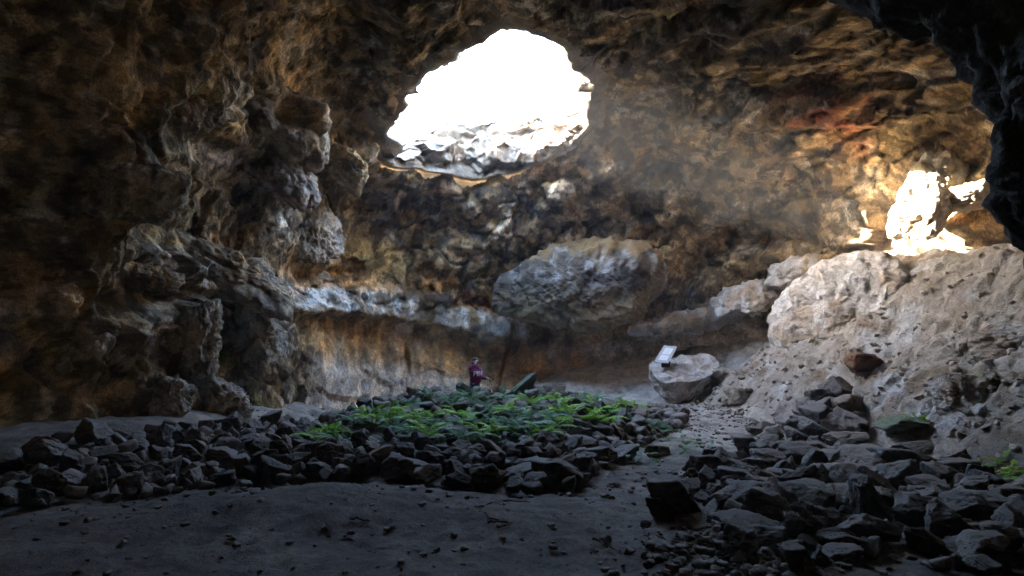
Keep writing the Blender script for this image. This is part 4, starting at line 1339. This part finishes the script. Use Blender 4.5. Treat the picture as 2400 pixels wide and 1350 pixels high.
for (u0, v0, u1, v1, txt) in [(1006, 975, 1022, 940, 'shorter dry stalk leaning over the ferns'), (1012, 962, 1046, 934, 'longer dry stalk leaning right over the ferns')]:
    V, Fc = [], []
    a = ground_hit(u0, v0)
    b = at(u1, v1, a[1] + .2)
    tube(V, Fc, wiggle(a, b, 5, .008), .012, .007)
    obj('dry_stalk', mesh_np('dry_stalk', V, Fc), M_STRAW, label=txt, cat='stalk', group='dry stalks in the ring')

# ------------------------------------------------------------------ the person
M_SKIN = flat_mat('skin', (.55, .36, .27), .55, .06)
M_HOOD = flat_mat('maroon_sweatshirt', (.17, .018, .10), .85, .2, 14)
M_JEAN = flat_mat('blue_jeans', (.030, .050, .095), .85, .3, 30)
M_CAP = flat_mat('dark_cap', (.035, .035, .035), .8, .2)
M_HAIR = flat_mat('dark_hair', (.03, .02, .014), .6, .3)
M_WHITE = flat_mat('white_print', (.90, .89, .90), .7, .03)
M_SHOE = flat_mat('shoe', (.05, .05, .055), .7)
M_EYE = flat_mat('eye', (.03, .02, .02), .3)
px_, py_ = (1114 - 1200) / F * 17.4, 17.4
pz_ = gz(px_, py_)
person = obj('person', None, label='person in maroon sweatshirt and jeans standing behind the stone ring, arm raised', cat='person')
person.location = (px_, py_, pz_)
person.rotation_euler = (0, 0, math.radians(230))
tall = (at(1114, 838, 17.4)[2] - pz_) / 1.70
person.scale = (tall, tall, tall)

def skin(name, nodes, edges, mat, parent, root=0, sub=2):
    me = bpy.data.meshes.new(name)
    me.from_pydata([n[:3] for n in nodes], edges, [])
    me.update()
    o = obj(name, me, mat, parent)
    m = o.modifiers.new('skin', 'SKIN'); m.use_smooth_shade = True
    lay = me.skin_vertices[0]
    for i, n in enumerate(nodes):
        lay.data[i].radius = (n[3], n[-1])
        lay.data[i].use_root = (i == root)
    ss = o.modifiers.new('sub', 'SUBSURF'); ss.levels = sub; ss.render_levels = sub
    return o

def chain(nodes, edges, start, pts):
    prev = start
    for p in pts:
        nodes.append(p); edges.append((prev, len(nodes) - 1)); prev = len(nodes) - 1
    return prev
def hand(nodes, edges, wrist, w, f, s, size=1.0, curl=.4):
    """palm and five bent fingers from the wrist node; f: pointing way, s: towards the thumb"""
    w, f, s = np.array(w), np.array(f) / np.linalg.norm(f), np.array(s) / np.linalg.norm(s)
    nrm = np.cross(f, s)
    palm = w + f * .055 * size
    p = chain(nodes, edges, wrist, [(*palm, .024)])
    for k, (o_, ln) in enumerate(((-.030, .052), (-.010, .066), (.010, .072), (.028, .064))):
        b = palm + f * .035 * size + s * o_ * size
        m = b + (f * (1 - curl * .5) + nrm * curl * .6) * ln * .5 * size
        e = m + (f * (1 - curl) + nrm * curl) * ln * .5 * size
        chain(nodes, edges, p, [(*b, .010), (*m, .009), (*e, .007)])
    b = palm + s * .035 * size - f * .01
    chain(nodes, edges, p, [(*b, .011), (*(b + (f * .6 + s * .7) * .03), .010), (*(b + (f * 1.0 + s * .5) * .055), .008)])

N, E = [(0, 0, .92, .13)], []
spine = chain(N, E, 0, [(0, 0, 1.10, .13), (0, .0, 1.30, .13), (0, -.01, 1.41, .06), (0, .0, 1.47, .052)])
chain(N, E, spine, [(0, .015, 1.525, .070), (0, .022, 1.585, .088), (0, .015, 1.65, .066)])
rs = chain(N, E, 2, [(.15, -.01, 1.37, .05), (.25, .06, 1.37, .045), (.34, .14, 1.38, .038), (.255, .19, 1.46, .032), (.175, .20, 1.525, .026)])
hand(N, E, rs, (.175, .20, 1.525), (-.55, -.25, .8), (-.2, .9, .2), 1.0, .35)
ls = chain(N, E, 2, [(-.15, -.01, 1.37, .05), (-.22, .03, 1.22, .045), (-.24, .10, 1.09, .038), (-.20, .25, 1.09, .032), (-.16, .38, 1.09, .025)])
hand(N, E, ls, (-.16, .38, 1.09), (.15, 1, -.12), (.9, -.1, .3), 1.0, .7)
for sx in (.095, -.095):
    chain(N, E, 0, [(sx, 0, .84, .085), (sx, .02, .48, .058), (sx, -.01, .09, .040), (sx, .10, .035, .035)])
skin('body', N, E, M_SKIN, person)
# nose, ears, eyes, mouth
def lump(name, c, r, mat, parent, sub=3):
    v, f = ICO[sub]
    return obj(name, mesh_np(name, v * np.array(r) + np.array(c), f), mat, parent)
lump('nose', (0, .118, 1.575), (.013, .02, .02), M_SKIN, person)
for sx in (-1, 1):
    lump('ear', (sx * .088, .01, 1.575), (.012, .022, .032), M_SKIN, person)
    lump('eye', (sx * .034, .098, 1.595), (.013, .008, .008), M_EYE, person)
lump('mouth', (0, .106, 1.537), (.024, .008, .006), flat_mat('lips', (.40, .16, .14), .5), person)

N, E = [(0, 0, .90, .185, .165)], []
up = chain(N, E, 0, [(0, .02, 1.02, .185), (0, .03, 1.18, .18), (0, .01, 1.33, .155), (0, -.01, 1.43, .085)])
chain(N, E, 3, [(.16, -.01, 1.375, .085), (.26, .06, 1.372, .075), (.34, .14, 1.385, .068), (.265, .185, 1.455, .055), (.20, .198, 1.505, .046)])
chain(N, E, 3, [(-.16, -.01, 1.375, .085), (-.225, .03, 1.22, .075), (-.24, .10, 1.095, .066), (-.205, .24, 1.09, .054), (-.172, .335, 1.09, .045)])
sh = skin('sweatshirt', N, E, M_HOOD, person)
# hood lying round the neck
V, Fc = [], []
th = np.linspace(0, 6.283, 25)
tube(V, Fc, np.stack([.105 * np.sin(th), -.02 + .10 * np.cos(th), 1.425 - .035 * np.cos(th)], -1), .042, .042, 10)
obj('hood', mesh_np('hood', V, Fc), M_HOOD, sh)
# white letters on the chest, wrapped round it
cu = bpy.data.curves.new('lettering', 'FONT')
cu.body = 'PINK'
cu.size = .20
cu.offset = .006
cu.align_x = 'CENTER'
to = bpy.data.objects.new('lettering', cu); COL.objects.link(to)
dg = bpy.context.evaluated_depsgraph_get()
tm = bpy.data.meshes.new_from_object(to.evaluated_get(dg))
bpy.data.objects.remove(to)
bm = bmesh.new(); bm.from_mesh(tm)
bmesh.ops.triangulate(bm, faces=bm.faces)
bmesh.ops.subdivide_edges(bm, edges=bm.edges, cuts=2)
RT = .178
for v_ in bm.verts:
    u_, w_ = v_.co.x, v_.co.y
    a_ = u_ / RT
    v_.co = (-(RT + .006) * math.sin(a_), .03 + (RT + .006) * math.cos(a_), 1.155 + w_)
bmesh.ops.recalc_face_normals(bm, faces=bm.faces)
bm.to_mesh(tm); bm.free()
tm.materials.clear()
lt = obj('lettering', tm, M_WHITE, sh)
sd = lt.modifiers.new('thick', 'SOLIDIFY'); sd.thickness = .012; sd.offset = 0
V, Fc = [], []
def loft(V, Fc, rings_, m=16):
    n0 = len(V)
    for (cx, cy_, cz, rx_, ry_) in rings_:
        for q in range(m):
            a_ = 6.283185 * q / m
            V.append((cx + rx_ * math.cos(a_), cy_ + ry_ * math.sin(a_), cz))
    for i in range(len(rings_) - 1):
        for q in range(m):
            q2 = (q + 1) % m
            Fc.append([n0 + i * m + q, n0 + i * m + q2, n0 + (i + 1) * m + q2, n0 + (i + 1) * m + q])
loft(V, Fc, [(0, 0, 1.0, .155, .125), (0, -.01, .93, .175, .14), (0, -.012, .86, .175, .145), (0, -.005, .80, .12, .10)])
for sx in (.088, -.088):
    loft(V, Fc, [(sx, -.005, .86, .085, .12), (sx, 0, .74, .09, .105), (sx, .02, .50, .072, .078), (sx, .0, .30, .07, .072), (sx, -.01, .09, .068, .072)])
obj('jeans', mesh_np('jeans', V, Fc), M_JEAN, person)
for sx in (.095, -.095):
    N, E = [(sx, -.05, .045, .042)], []
    chain(N, E, 0, [(sx, .05, .045, .045), (sx, .14, .035, .035)])
    skin('shoe', N, E, M_SHOE, person)
v, f = ICO[4]
cv = v * np.array([.105, .115, .085]) + np.array([0, .012, 1.625]); cv[:, 2] = np.maximum(cv[:, 2], 1.612)
cp = obj('cap', mesh_np('cap', cv, f), M_CAP, person)
bv = v * np.array([.075, .085, .010]) + np.array([0, .135, 1.615]); bv[:, 2] -= ((bv[:, 0]) ** 2) * 3
obj('bill', mesh_np('bill', bv, f), M_CAP, cp)
hv = v * np.array([.098, .085, .10]) + np.array([0, -.025, 1.56])
obj('hair', mesh_np('hair', hv, f), M_HAIR, person)
R_ = np.array(Matrix.Rotation(math.radians(230), 3, 'Z'))
ph = lump('flashlight', (0, 0, 0), (.022, .022, .06), M_DARKM, None)
ph.location = np.array([px_, py_, pz_]) + (R_ @ np.array([-.135, .475, 1.05])) * tall
ph['label'] = 'small dark object held in the lowered hand of the person'; ph['category'] = 'handheld device'

# ------------------------------------------------------------------ dusty air
HAZE = 0.0018
if HAZE:
    bm = bmesh.new()
    bmesh.ops.create_cube(bm, size=1.0)
    me = bpy.data.meshes.new('haze'); bm.to_mesh(me); bm.free()
    m = bpy.data.materials.new('dusty_air'); m.use_nodes = True
    nt = m.node_tree
    nt.nodes.remove(nt.nodes['Principled BSDF'])
    pv = nt.nodes.new('ShaderNodeVolumePrincipled')
    pv.inputs['Density'].default_value = HAZE
    pv.inputs['Color'].default_value = (.92, .95, 1, 1)
    pv.inputs['Anisotropy'].default_value = 0.0
    nt.links.new(pv.outputs[0], nt.nodes['Material Output'].inputs['Volume'])
    hz_ = obj('haze', me, m, kind='stuff')
    hz_.scale = (110, 110, 16.5); hz_.location = (0, 16, 5.8)
